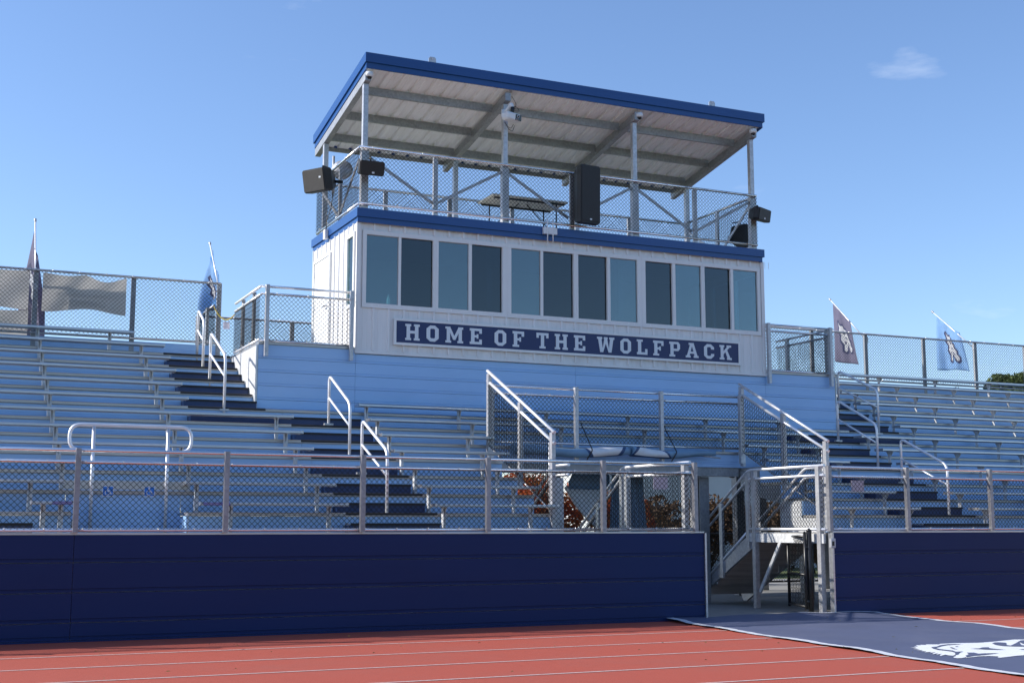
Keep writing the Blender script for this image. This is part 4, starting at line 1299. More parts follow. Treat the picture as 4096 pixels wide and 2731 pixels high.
speaker((9.38, 4.34, 7.54), 0.10, 0.02, 0.44, 1.12, 0.34, 'tall black column loudspeaker on the press box front railing', taper=0.75, brand=(0.0, -0.43), mount=(9.30, 4.56, 7.5))
speaker((5.12, 4.33, 7.585), -0.05, 0.28, 0.46, 0.255, 0.26, 'black horn loudspeaker on the front roof post above the plinth corner', brand=(0.05, -0.3), mount=(5.1, 4.6, 7.62))
speaker((4.62, 5.55, 7.60), -1.0, 0.2, 0.52, 0.42, 0.5, 'black loudspeaker aimed outward over the banner bank', taper=0.35, brand=(0.3, 0.1), mount=(4.98, 5.5, 7.6))
speaker((13.34, 4.40, 7.585), 0.45, 0.16, 0.50, 0.25, 0.28, 'black horn loudspeaker on the roof post nearest the tilted flags', brand=(0.0, -0.3), mount=(13.35, 4.62, 7.6))
speaker((13.72, 5.62, 7.44), 1.15, 0.16, 0.42, 0.46, 0.40, 'black loudspeaker aimed outward over the tilted-flag bank', taper=0.4, brand=(0.3, 0.1), mount=(13.42, 5.6, 7.35))
def dome(x, y, z, label):
    t = thing('dome_camera', (x, y, z), label, 'security camera', 'dome cameras under the roof')
    MB().lathe([(0.02, 0.075), (0.07, 0.07), (0.074, 0.02), (0.062, -0.012), (0.0, -0.014)], (x, y, z), 20).build('housing', 'cam_white', t)
    MB().lathe([(0.0, -0.062), (0.026, -0.056), (0.045, -0.036), (0.05, -0.012)], (x, y, z), 18).build('lens_dome', 'lens', t)
    MB().bar((x, y, z + 0.05), (x, 4.6, z + 0.05), 0.05, 0.04).build('bracket', 'cam_white', t)
dome(5.13, 4.50, 9.31, 'white dome camera on the roof post above the horn speaker')
dome(10.66, 4.50, 9.30, 'white dome camera on the roof post beside the column speaker')
dome(13.33, 4.50, 9.32, 'white dome camera on the end roof post by the tilted flags')
# video camera box on the second roof post
t = thing('video_camera', (7.83, 4.40, 8.95), 'white twin-lens video camera on a bent arm, second roof post', 'camera')
MB().tube(rounded([(7.80, 4.60, 9.0), (7.80, 4.46, 9.02), (7.85, 4.36, 9.14), (7.86, 4.33, 9.02)], 0.05, 5), 0.035, 12).build('arm', 'cam_white', t)
bx(7.75, 7.85, 4.575, 4.598, 8.94, 9.08).build('wall_plate', 'cam_white', t)
MB().tube([(7.86, 4.33, 9.06), (7.855, 4.33, 8.93)], [0.04, 0.035], 12).build('swivel', 'black_paint', t)
cq = Matrix.Rotation(0.35, 3, 'Z') @ Matrix.Rotation(0.12, 3, 'X')
ca, cb, cc_ = cq @ Vector((1, 0, 0)), cq @ Vector((0, 1, 0)), cq @ Vector((0, 0, 1))
cc = Vector((7.83, 4.32, 8.86))
MB().obox(cc, ca, cb, cc_, 0.175, 0.10, 0.075, 0.03).build('body', 'cam_white', t)
MB().obox(cc + cb * -0.101 + ca * 0.085, ca, cb, cc_, 0.075, 0.004, 0.055, 0.002).build('lens_plate', 'lens', t)
for dx, dz, r_ in ((0.07, 0.018, 0.03), (0.05, -0.038, 0.02)):
    f_ = MB().lathe([(r_, 0), (r_, 0.012), (r_ * 0.8, 0.014)], cc + cb * -0.105 + ca * dx + cc_ * dz, 16, -cb)
    f_.build('lens_ring', 'galv', t)
    MB().lathe([(r_ * 0.8, 0), (r_ * 0.4, 0.004), (0, 0.005)], cc + cb * -0.118 + ca * dx + cc_ * dz, 16, -cb).build('lens_glass', 'lens', t)
cab = MB()
for pts in ([(7.88, 4.42, 9.30), (7.97, 4.40, 9.16), (7.93, 4.38, 9.05), (7.86, 4.36, 9.0)], [(7.86, 4.55, 9.16), (8.02, 4.5, 9.14), (8.08, 4.48, 9.05), (7.93, 4.40, 9.02), (7.87, 4.37, 9.0)],
            [(7.76, 4.45, 8.79), (7.80, 4.42, 8.70), (7.87, 4.42, 8.68), (7.91, 4.40, 8.76)], [(7.75, 4.45, 8.80), (7.82, 4.42, 8.66), (7.90, 4.42, 8.62), (7.93, 4.40, 8.74)]):
    cab.tube(rounded(pts, 0.08, 5), 0.005, 5)
cab.build('cables', 'black_paint', t)['kind'] = 'stuff'
# antenna box on the fascia
t = thing('antenna_box', (8.69, 4.46, 6.76), 'small white antenna box with two rods on the blue fascia', 'antenna')
bx(8.548, 8.826, 4.44, 4.496, 6.762, 6.886).build('box', 'cam_white', t)
for x in (8.623, 8.735):
    MB().tube([(x, 4.435, 6.60), (x, 4.435, 6.762), (x, 4.435, 6.886), (x, 4.435, 7.05)], [0.010, 0.012, 0.012, 0.012], 8).build('rod', 'cam_white', t)
t = thing('conduit_box', (4.93, 6.35, 6.72), 'small white junction box on the blue fascia end, door side', 'box')
bx(4.89, 4.948, 6.27, 6.40, 6.70, 6.88).build('box', 'cam_white', t)
MB().tube(rounded([(4.92, 6.30, 6.88), (4.93, 6.32, 7.05), (5.0, 6.28, 7.30), (5.04, 6.3, 7.6)], 0.1, 4), 0.008, 6).build('cable', 'black_paint', t)
# dish antenna
t = thing('dish_antenna', (5.2, 6.3, 8.0), 'grey dish antenna behind the door-end deck railing', 'dish antenna')
dc = Vector((5.16, 6.18, 8.06))
da = Vector((-0.35, -0.8, 0.2)).normalized()
MB().lathe([(0.0, 0.0), (0.08, 0.012), (0.15, 0.045), (0.20, 0.08), (0.205, 0.08), (0.15, 0.035), (0.0, -0.012)], dc, 26, -da).build('dish', 'galv', t)
MB().tube([dc + Vector((0, 0.06, 0)), dc + Vector((0.02, 0.55, 0.18)), dc + Vector((0.02, 0.62, 0.2))], 0.03, 8).build('feed_arm', 'galv', t)
MB().tube([(5.18, 6.78, 7.7), (5.18, 6.78, 8.45)], 0.025, 8).build('mast', 'galv', t)
# folding table on the deck
t = thing('folding_table', (8.72, 5.75, 6.86), 'folding table with pale plastic top and black legs on roof deck', 'table')
TX0, TX1, TY0, TY1, TZ = 7.90, 9.52, 5.33, 6.10, 7.63
MB().obox(((TX0 + TX1) / 2, (TY0 + TY1) / 2, TZ + 0.02), (1, 0, 0), (0, 0, 1), (0, 1, 0), (TX1 - TX0) / 2, 0.022, (TY1 - TY0) / 2, 0.015).build('table_top', 'table_top', t)
for x in (TX0 + 0.22, TX1 - 0.22):
    for y in (TY0 + 0.10, TY1 - 0.10):
        MB().tube([(x, y, TZ), (x, y, 6.862)], 0.014, 8).build('leg', 'black_paint', t)
    MB().tube([(x, TY0 + 0.1, 7.15), (x, TY1 - 0.1, 7.15)], 0.011, 6).build('leg_stretcher', 'black_paint', t)
    xm = (TX0 + TX1) / 2
    MB().tube([(x, (TY0 + TY1) / 2, 7.15), (xm + (x - xm) * 0.15, (TY0 + TY1) / 2, TZ - 0.005)], 0.010, 6).build('leg_brace', 'black_paint', t)
for y in (TY0 + 0.07, TY1 - 0.07):
    bx(TX0 + 0.06, TX1 - 0.06, y - 0.012, y + 0.012, TZ - 0.035, TZ - 0.003).build('edge_rail', 'black_paint', t)
# water bottle inside the first window
t = thing('water_bottle', (5.615, 4.70, 5.20), 'clear plastic water bottle standing inside the first window pane', 'bottle')
MB().lathe([(0.0, 0), (0.03, 0.0), (0.033, 0.02), (0.030, 0.06), (0.033, 0.10), (0.032, 0.15), (0.012, 0.195), (0.012, 0.21)], (5.615, 4.70, 5.201), 14).build('bottle_body', 'bottle', t)
MB().lathe([(0.014, 0), (0.014, 0.02), (0, 0.021)], (5.615, 4.70, 5.411), 12).build('cap', 'cam_white', t)

# ------------------------------------------------------------------ flags
def cloth(corners, nu, nv, amp, m, name, parent, seed, dirn=(1, 0, 0), ph=0.0, fold=3.0):
    """bilinear patch with folds; corners TL,TR,BR,BL"""
    rnd = random.Random(seed)
    TL, TR, BR, BL = [Vector(c) for c in corners]
    D = Vector(dirn)
    p1, p2 = rnd.random() * 6, rnd.random() * 6
    vs, fs = [], []
    for j in range(nv + 1):
        v = j / nv
        for i in range(nu + 1):
            u_ = i / nu
            p = (TL * (1 - u_) + TR * u_) * (1 - v) + (BL * (1 - u_) + BR * u_) * v
            k = amp * (0.25 + 0.75 * v)
            off = k * math.sin(fold * math.pi * u_ + p1 + 1.3 * v) + 0.45 * k * math.sin(2.3 * fold * math.pi * u_ + p2 - 2.1 * v)
            p = p + D * off + Vector((0, 0, 0.02 * math.sin(5 * u_ + p2) * v))
            vs.append(p)
    for j in range(nv):
        for i in range(nu):
            a = j * (nu + 1) + i
            fs.append((a, a + 1, a + nu + 2, a + nu + 1))
    mb = MB()
    mb.add(vs, fs, True)
    o = mb.build(name, m, parent)
    md = o.modifiers.new('thickness', 'SOLIDIFY')
    md.thickness = 0.004
    md.offset = 0
    return o, (lambda u_, v: None)

def patch(corners, amp, seed, fold, u0, u1, v0, v1, shape, m, name, parent, off, dirn=(1, 0, 0), nsub=14):
    """a printed shape on the same folded surface: shape = polygon in (u,v) 0..1 of the patch, triangulated as a fan of rows"""
    rnd = random.Random(seed)
    TL, TR, BR, BL = [Vector(c) for c in corners]
    D = Vector(dirn)
    p1, p2 = rnd.random() * 6, rnd.random() * 6
    def S_(u_, v):
        p = (TL * (1 - u_) + TR * u_) * (1 - v) + (BL * (1 - u_) + BR * u_) * v
        k = amp * (0.25 + 0.75 * v)
        o_ = k * math.sin(fold * math.pi * u_ + p1 + 1.3 * v) + 0.45 * k * math.sin(2.3 * fold * math.pi * u_ + p2 - 2.1 * v)
        return p + D * (o_ + off) + Vector((0, 0, 0.02 * math.sin(5 * u_ + p2) * v))
    # rasterise polygon rows into quads
    vs, fs = [], []
    n = len(shape)
    rows = 40
    for r in range(rows):
        va, vb = r / rows, (r + 1) / rows
        vm = (va + vb) / 2
        xs = []
        for i in range(n):
            (x1, y1), (x2, y2) = shape[i], shape[(i + 1) % n]
            if (y1 <= vm) != (y2 <= vm):
                xs.append(x1 + (vm - y1) / (y2 - y1) * (x2 - x1))
        xs.sort()
        for a, b in zip(xs[::2], xs[1::2]):
            k = max(1, int((b - a) * nsub))
            for i in range(k):
                ua, ub = a + (b - a) * i / k, a + (b - a) * (i + 1) / k
                o_ = len(vs)
                for (uu, vv) in ((ua, va), (ub, va), (ub, vb), (ua, vb)):
                    vs.append(S_(u0 + (u1 - u0) * uu, v0 + (v1 - v0) * vv))
                fs.append((o_, o_ + 1, o_ + 2, o_ + 3))
    return MB().add(vs, fs).build(name, m, parent)
# generic animal-like silhouettes, jagged on the fur side
EMB_OUT = [(0.18, 0.0), (0.30, 0.10), (0.40, 0.06), (0.46, 0.16), (0.58, 0.16), (0.62, 0.26), (0.74, 0.30), (0.76, 0.42), (0.88, 0.52), (0.86, 0.64), (0.97, 0.74), (0.94, 0.90), (0.84, 0.98),
           (0.72, 0.90), (0.66, 0.76), (0.58, 0.80), (0.56, 0.94), (0.46, 1.0), (0.32, 0.94), (0.34, 0.76), (0.22, 0.62), (0.26, 0.46), (0.12, 0.34), (0.18, 0.22), (0.08, 0.10)]
EMB_IN = [(0.20, 0.07), (0.30, 0.16), (0.40, 0.13), (0.45, 0.22), (0.55, 0.22), (0.59, 0.32), (0.70, 0.36), (0.71, 0.46), (0.82, 0.56), (0.80, 0.65), (0.90, 0.76), (0.87, 0.87), (0.80, 0.90),
          (0.76, 0.82), (0.68, 0.68), (0.54, 0.72), (0.50, 0.88), (0.44, 0.93), (0.40, 0.88), (0.42, 0.72), (0.30, 0.58), (0.34, 0.44), (0.22, 0.32), (0.26, 0.24)]
EMB_MARKS = [[(0.34, 0.30), (0.44, 0.28), (0.50, 0.36), (0.42, 0.38)], [(0.44, 0.48), (0.58, 0.44), (0.66, 0.54), (0.54, 0.52)], [(0.60, 0.60), (0.70, 0.60), (0.78, 0.72), (0.68, 0.66)],
             [(0.44, 0.60), (0.52, 0.60), (0.50, 0.68), (0.44, 0.70)]]
def flag(x, base, tip, corners, m, label, emb, seed, amp=0.05, fold=3.0, offs=(0.006, 0.010, 0.014)):
    t = thing('flag', base, label, 'flag', 'flags on poles above the top fences')
    b_, p_ = Vector(base), Vector(tip)
    MB().tube([b_, p_], 0.014, 8).build('pole', 'handrail', t)
    dd = (p_ - b_).normalized()
    MB().lathe([(0.018, 0), (0.024, 0.01), (0.024, 0.03), (0.016, 0.04), (0.024, 0.05), (0.024, 0.07), (0.0, 0.075)], p_, 10, dd).build('finial', 'galv', t)
    bk = MB().obox((b_.x, b_.y - 0.01, b_.z), (1, 0, 0), (0, 1, 0), (0, 0, 1), 0.03, 0.03, 0.06, 0.006)
    bk.build('pole_bracket', 'galv', t)
    cl, _ = cloth(corners, 26, 22, amp, m, 'cloth', t, seed, fold=fold)
    for sgn in (-1, 1):
        patch(corners, amp, seed, fold, *emb, EMB_OUT, 'emblem_n', 'emblem_outline', cl, sgn * offs[0])
        patch(corners, amp, seed, fold, *emb, EMB_IN, 'emblem_w', 'emblem', cl, sgn * offs[1])
        for mk in EMB_MARKS:
            patch(corners, amp, seed, fold, *emb, mk, 'emblem_n', 'emblem_mark', cl, sgn * offs[2])
    return t
# tilted flags (poles lean outward behind the stand)
flag(18.5, (18.5, 7.46, 5.74), (18.5, 8.72, 6.89),
     [(18.5, 8.66, 6.80), (18.5, 8.0, 6.27), (18.5, 7.72, 5.16), (18.5, 8.70, 5.40)], 'flag_navy', 'grey-navy emblem flag on a tilted pole next to the press box', (0.18, 0.92, 0.20, 0.82), 3)
flag(21.83, (21.83, 7.46, 5.74), (21.83, 8.80, 6.82),
     [(21.83, 8.68, 6.69), (21.83, 7.92, 6.18), (21.83, 7.66, 5.18), (21.83, 8.72, 5.34)], 'flag_sky', 'light blue emblem flag on a tilted pole, farther from the press box', (0.22, 0.86, 0.18, 0.86), 5)
flag(3.2, (3.19, 7.46, 5.83), (3.2, 8.46, 6.86),
     [(3.2, 8.42, 6.76), (3.2, 7.82, 6.15), (3.12, 7.80, 5.62), (3.2, 9.0, 5.36)], 'flag_sky', 'light blue flag on a tilted pole beside the yellow chain', (0.45, 0.95, 0.25, 0.9), 8, amp=0.16, fold=2.2)
flag(-0.06, (-0.06, 7.46, 5.60), (-0.06, 8.35, 6.98),
     [(-0.06, 8.28, 6.85), (-0.06, 7.70, 6.02), (0.16, 7.62, 4.70), (-0.24, 8.5, 4.85)], 'flag_navy', 'grey-navy flag on a pole between the two grey banners', (0.15, 0.9, 0.25, 0.8), 11, amp=0.12, fold=2.0)

# ------------------------------------------------------------------ banners behind the top fence
def banner(x0, x1, z0, z1, label, seed, sag=0.05, text=None):
    rnd = random.Random(seed)
    t = thing('vinyl_banner', ((x0 + x1) / 2, 7.47, z0), label, 'banner', 'banners tied behind the top fence')
    nu, nv = 40, 16
    vs, fs = [], []
    for j in range(nv + 1):
        v = j / nv
        for i in range(nu + 1):
            u_ = i / nu
            zt = z1 - sag * (abs(math.sin(2 * math.pi * u_)) ** 1.3) * (1 if u_ > 0.5 else 0.35)
            zb = z0 - 0.04 * math.sin(math.pi * u_ * 2 + 1.2)
            y = 7.475 + 0.02 * math.sin(7 * u_ + seed) * (0.3 + v) + 0.012 * math.sin(17 * u_ + 5 * v + seed)
            vs.append((x0 + (x1 - x0) * u_, y, zt * (1 - v) + zb * v))
    for j in range(nv):
        for i in range(nu):
            a = j * (nu + 1) + i
            fs.append((a, a + nu + 1, a + nu + 2, a + 1))
    sh = MB().add(vs, fs, True).build('sheet', 'banner', t)
    if text:
        for body, size, xx, zz, wid in text:
            text_mesh(body, size, 'show_through_print', 'ghost', (xx, 7.432, zz), (math.pi / 2, 0, 0), t, mirror=True, width=wid)
    gm = MB()
    for gx in (x0 + 0.03, (x0 + x1) / 2, x1 - 0.03):
        gm.tube([(gx, 7.46, z1 - 0.02), (gx, 7.41, z1 + 0.03)], 0.004, 5)
    gm.build('zip_ties', 'black_paint', t)
    return t
banner(0.06, 1.51, 5.22, 5.88, 'grey sun-bleached banner with reversed CHAMPIONS showing through', 2, 0.10,
       [('CHAMPIONS', 0.16, 1.15, 5.30, 0.75), ('CONFERENCE', 0.08, 1.35, 5.47, 1.05)])
banner(-2.6, -0.17, 5.21, 5.89, 'upper of two grey banners stacked behind the top fence', 4, 0.02)
banner(-2.6, -0.16, 4.55, 5.17, 'lower of two grey banners stacked behind the top fence', 6, 0.02)

# yellow chain with tag
t = thing('plastic_chain', (3.2, 7.0, 5.2), 'yellow plastic chain hung across the top of the aisle', 'chain')
A_, B_ = Vector((3.12, 7.5, 5.47)), Vector((3.31, 6.56, 5.20))
N = 26
for k in range(N):
    def pos(f): return A_.lerp(B_, f) - Vector((0, 0, 0.30 * 4 * f * (1 - f) * 0.55))
    p, q = pos(k / N), pos((k + 1) / N)
    dd = (q - p).normalized()
    sd = dd.cross(Vector((0, 0, 1))).normalized() if k % 2 else dd.cross(Vector((1, 0, 0))).normalized()
    c = (p + q) / 2
    L = (q - p).length * 0.72
    ring = [c + dd * L * math.cos(a) + sd * 0.012 * math.sin(a) for a in [2 * math.pi * i / 10 for i in range(10)]]
    MB().tube(ring, 0.0045, 5, True).build('chain_link', 'yellow', t)
tg = MB().extrude([(3.20, 7.02, 5.12), (3.30, 6.94, 5.11), (3.305, 6.93, 4.98), (3.205, 7.01, 4.985)], (0.002, 0.003, 0)).build('paper_tag', 'paper', None)
tag(tg, 'small white paper tag hanging from the yellow chain', 'tag')

# ------------------------------------------------------------------ rolled canopy and folded tent in the opening
def roll(x0, x1, zc, r0, r1, label, marks, seed):
    rnd = random.Random(seed)
    t = thing('rolled_canopy', ((x0 + x1) / 2, 2.86, zc - 0.1), label, 'canopy', 'rolled canopies tied to the opening fence')
    nx, na = 34, 20
    def pt(f, a, k=1.0):
        x = x0 + (x1 - x0) * f
        r = (r0 + (r1 - r0) * f) * (1 + 0.10 * math.sin(9 * f + seed) + 0.05 * math.sin(3 * a + 14 * f))
        if f > 0.97: r *= 0.9
        z = zc - 0.03 * math.sin(math.pi * f) + 0.015 * math.sin(7 * f + seed)
        return Vector((x, 2.86 + r * 1.05 * math.cos(a) * k, z + r * 0.85 * math.sin(a) * k))
    vs, fs = [], []
    for i in range(nx + 1):
        for j in range(na):
            vs.append(pt(i / nx, 2 * math.pi * j / na))
    for i in range(nx):
        for j in range(na):
            fs.append((i * na + j, i * na + (j + 1) % na, (i + 1) * na + (j + 1) % na, (i + 1) * na + j))
    mb = MB().add(vs, fs, True)
    mb.f += [tuple(range(na - 1, -1, -1)), tuple(nx * na + j for j in range(na))]
    mb.sm += [False, False]
    body = mb.build('fabric_roll', 'tarp', t)
    for f0, f1, a0, a1, m, k, sl in marks:
        vs, fs = [], []
        for i in range(13):
            for j in range(9):
                v = j / 8
                f = f0 + (f1 - f0) * i / 12
                f = f + sl * (v - 0.5) * (1 if i < 6 else -1) * (abs(i - 6) / 6)
                vs.append(pt(f, math.radians(a0 + (a1 - a0) * v), k))
        for i in range(12):
            for j in range(8):
                a = i * 9 + j
                fs.append((a, a + 1, a + 10, a + 9))
        MB().add(vs, fs, True).build('printed_panel', m, body)
    return t
roll(7.2, 9.40, 2.655, 0.105, 0.085, 'rolled grey-blue canopy with white panel, banner-side length', [(0.615, 0.945, 95, 250, 'tarp_navy', 1.02, 0.05), (0.64, 0.915, 100, 232, 'tarp_white', 1.05, 0.06)], 1.0)
roll(9.44, 11.16, 2.665, 0.105, 0.06, 'rolled grey-blue canopy with white panel and pole end', [(0.02, 0.42, 90, 255, 'tarp_navy', 1.02, -0.10), (0.06, 0.38, 95, 225, 'tarp_white', 1.05, -0.10)], 2.4)
tag(MB().tube([(10.9, 2.86, 2.62), (11.27, 2.85, 2.585)], 0.014, 8).build('canopy_pole', 'galv', None), 'thin metal pole sticking out of the rolled canopy end', 'pole')
for x, dx, lb in ((8.60, -0.10, 'black strap round the rolled canopy, banner-side length'), (10.27, -0.12, 'black strap round the rolled canopy, pole-end length')):
    s_ = MB()
    s_.bar((x + dx, 2.93, 3.14), (x + 0.02, 2.73, 2.66), 0.018, 0.006, up=(0, 1, 0))
    s_.bar((x + 0.02, 2.73, 2.66), (x - 0.05, 2.80, 2.50), 0.018, 0.006, up=(0, 1, 0))
    tag(s_.build('strap', 'black_paint', None), lb, 'strap', 'straps on the rolled canopies')

t = thing('folded_tent', (9.5, 4.0, 0.0), 'folded grey and blue tent standing under the stand', 'tent')
def drape(poly_rows, m, name, seed, amp=0.05):
    rnd = random.Random(seed)
    vs, fs = [], []
    nc = 14
    for (z, xa, xb, y) in poly_rows:
        for i in range(nc + 1):
            f = i / nc
            vs.append((xa + (xb - xa) * f, y + amp * math.sin(9 * f + seed + z) + 0.5 * amp * math.sin(21 * f + 2 * z), z))
    for j in range(len(poly_rows) - 1):
        for i in range(nc):
            a = j * (nc + 1) + i
            fs.append((a, a + 1, a + nc + 2, a + nc + 1))
    o = MB().add(vs, fs, True).build(name, m, t)
    md = o.modifiers.new('thickness', 'SOLIDIFY')
    md.thickness = 0.012
    return o
curve = [(2.08, 8.76), (1.92, 8.86), (1.75, 8.98), (1.60, 9.12), (1.45, 9.28), (1.33, 9.46), (1.15, 9.75), (0.95, 10.05)]
drape([(z, x, 9.56 if z > 1.3 else x + 0.3, 4.0) for z, x in curve], 'tarp_grey', 'grey_panel', 1, 0.02)
drape([(2.31, 8.84, 9.6, 3.94), (2.24, 8.80, 9.6, 3.93), (2.16, 8.76, 9.6, 3.93), (2.04, 8.78, 9.6, 3.96)], 'tarp', 'top_flap', 2, 0.015)
MB().tube([(x - 0.02, 3.97, z) for z, x in curve], 0.035, 10).build('white_tube', 'tarp_white', t)
drape([(2.33, 9.58, 10.32, 3.9), (1.9, 9.57, 10.33, 3.92), (1.5, 9.57, 10.36, 3.93), (1.0, 9.55, 10.40, 3.95), (0.02, 9.5, 10.45, 4.0)], 'tarp', 'blue_panel', 3, 0.07)

# ------------------------------------------------------------------ mat across the track
m_ang = math.atan2(0.70, 7.4)
mo = Vector((8.42, 0.10, 0.0))
ex = Vector((math.cos(m_ang), -math.sin(m_ang) * 0.35, 0))
ey = Vector((-math.sin(m_ang), -math.cos(m_ang), 0)).normalized()
MW, ML = 3.80, 11.0
def mp(u_, v, z=0.0): return mo + ex * u_ + ey * v + Vector((0, 0, z))
def mz(u_, v):
    w = 0.006 * math.sin(1.7 * v + 0.8 * u_) + 0.005 * math.sin(4.1 * v - 2.3 * u_)
    if v < 0.9: w += 0.018 * (0.9 - v) * abs(math.sin(3.1 * u_ + 0.6)) + 0.02 * (0.9 - v)
    return 0.018 + w
tm = thing('track_mat', (10.0, -4.5, 0), 'navy fabric mat with white taped edges laid across the red track', 'mat')
def mat_grid(u0, u1, v0, v1, nu, nv, dz, m, name, parent, wob=0.0):
    vs, fs = [], []
    for j in range(nv + 1):
        for i in range(nu + 1):
            u_, v = u0 + (u1 - u0) * i / nu, v0 + (v1 - v0) * j / nv
            if wob:
                u_ += wob * (math.sin(5.3 * v) + 0.6 * math.sin(13.1 * v + 1) + 0.5 * math.sin(29 * v))
            vs.append(mp(u_, v, mz(u_, v) + dz))
    for j in range(nv):
        for i in range(nu):
            a = j * (nu + 1) + i
            fs.append((a, a + nu + 1, a + nu + 2, a + 1))
    return MB().add(vs, fs, True).build(name, m, parent)
sh = mat_grid(0, MW, 0, ML, 44, 130, 0, 'mat_navy', 'mat_sheet', tm)
mat_grid(-0.05, 0.07, -0.02, ML, 2, 160, 0.005, 'mat_edge', 'edge_tape', tm, 0.012)
mat_grid(MW - 0.07, MW + 0.05, -0.02, ML, 2, 160, 0.005, 'mat_edge', 'edge_tape', tm, 0.012)
mat_grid(2.35, MW - 0.06, -0.03, 0.07, 12, 2, 0.007, 'mat_edge', 'edge_tape', tm)
# white emblem printed on the mat (ground-plane outline), navy marks on top
EMB = {
    'OUT': [(8.608, -4.934), (8.658, -4.978), (8.733, -4.856), (8.794, -4.854), (8.893, -4.702), (8.936, -4.744), (8.979, -4.682), (9.020, -4.738), (9.071, -4.672), (9.212, -4.736), (9.271, -4.688), (9.462, -4.691), (9.781, -4.783), (10.057, -4.754), (10.281, -4.698), (10.491, -4.633), (10.614, -4.665), (10.829, -4.664), (10.877, -4.865), (10.747, -5.185), (10.557, -5.475), (10.342, -5.596), (10.202, -5.814), (10.010, -5.864), (9.841, -6.056), (9.709, -5.996), (9.347, -6.154), (9.341, -6.088), (9.167, -6.072), (9.045, -6.080), (8.763, -6.137), (8.759, -6.105), (8.841, -6.037), (8.788, -5.962), (8.664, -5.937), (8.439, -5.990), (8.474, -5.944), (8.377, -5.992), (8.316, -5.995), (8.313, -5.945), (8.359, -5.879), (8.451, -5.822), (8.516, -5.744), (8.448, -5.776), (8.428, -5.735), (8.438, -5.676), (8.312, -5.740), (8.363, -5.674), (8.469, -5.594), (8.367, -5.625), (8.391, -5.591), (8.498, -5.523), (8.346, -5.590), (8.369, -5.555), (8.499, -5.464), (8.402, -5.486), (8.464, -5.429), (8.380, -5.423), (8.451, -5.370), (8.415, -5.327), (8.479, -5.289), (8.449, -5.221), (8.533, -5.178), (8.486, -5.115), (8.590, -5.080)],
    'M1': [(8.837, -5.017), (8.967, -4.969), (9.141, -4.830), (9.301, -4.777), (9.400, -4.799), (9.460, -4.864), (9.361, -4.841), (9.238, -4.845), (9.087, -4.923), (8.913, -5.045), (8.813, -5.112), (8.746, -5.261), (8.748, -5.357), (8.768, -5.434), (8.712, -5.542), (8.812, -5.548), (8.697, -5.614), (8.562, -5.733), (8.498, -5.755), (8.630, -5.622), (8.687, -5.504), (8.679, -5.407), (8.662, -5.319), (8.719, -5.173)],
    'M2': [(9.043, -5.089), (9.048, -5.134), (8.963, -5.250), (8.914, -5.351), (8.907, -5.293), (8.980, -5.174)],
    'M3': [(9.125, -5.324), (9.250, -5.332), (9.401, -5.224), (9.491, -5.230), (9.396, -5.342), (9.378, -5.480), (9.393, -5.583), (9.214, -5.488), (9.180, -5.404)],
    'M4': [(8.551, -5.855), (8.666, -5.780), (8.766, -5.652), (8.835, -5.683), (8.813, -5.783), (8.891, -5.780), (9.046, -5.838), (8.787, -5.887), (8.625, -5.901), (8.463, -5.964)],
    'M5': [(9.874, -4.894), (9.967, -4.845), (10.023, -4.855), (10.066, -4.920), (9.895, -5.099), (9.898, -5.160), (10.153, -4.991), (10.432, -4.791), (10.496, -4.780), (10.418, -4.879), (10.240, -4.954), (10.051, -5.171), (10.067, -5.252), (9.947, -5.314), (9.855, -5.243), (9.774, -5.163), (9.792, -5.023)],
    'M6': [(9.201, -5.004), (9.238, -5.006), (9.207, -5.057), (9.170, -5.054)],
    'M7': [(10.288, -4.898), (10.416, -4.839), (10.441, -4.889), (10.224, -5.099), (10.173, -5.076)],
    'M8': [(9.554, -5.602), (9.654, -5.599), (9.911, -5.542), (9.916, -5.614), (9.607, -5.681)],
}
def inv_mat(x, y):
    d = Vector((x - mo.x, y - mo.y))
    det = ex.x * ey.y - ey.x * ex.y
    return ((d.x * ey.y - ey.x * d.y) / det, (ex.x * d.y - d.x * ex.y) / det)
def print_poly(poly, dz, m, name, parent):
    """fill a polygon with thin strips that follow the mat's surface"""
    uv = [inv_mat(x, y) for x, y in poly]
    n = len(uv)
    v0, v1 = min(q[1] for q in uv), max(q[1] for q in uv)
    rows = max(4, int((v1 - v0) / 0.012))
    vs, fs = [], []
    def xs_at(vm):
        xs = []
        for i in range(n):
            (x1, y1), (x2, y2) = uv[i], uv[(i + 1) % n]
            if (y1 <= vm) != (y2 <= vm):
                xs.append(x1 + (vm - y1) / (y2 - y1) * (x2 - x1))
        return sorted(xs)
    for r in range(rows):
        va, vb = v0 + (v1 - v0) * r / rows, v0 + (v1 - v0) * (r + 1) / rows
        xs = xs_at((va + vb) / 2)
        for a, b in zip(xs[::2], xs[1::2]):
            k = max(1, int((b - a) / 0.25))
            for i in range(k):
                ua, ub = a + (b - a) * i / k, a + (b - a) * (i + 1) / k
                o_ = len(vs)
                for uu, vv in ((ua, va), (ua, vb), (ub, vb), (ub, va)):
                    vs.append(mp(uu, vv, mz(uu, vv) + dz))
                fs.append((o_, o_ + 1, o_ + 2, o_ + 3))
    return MB().add(vs, fs, True).build(name, m, parent)
em = print_poly(EMB['OUT'], 0.005, 'mat_white', 'emblem', tm)
for k in ('M1', 'M2', 'M3', 'M4', 'M5', 'M6', 'M7', 'M8'):
    print_poly(EMB[k], 0.009, 'mat_navy', 'emblem_mark', em)

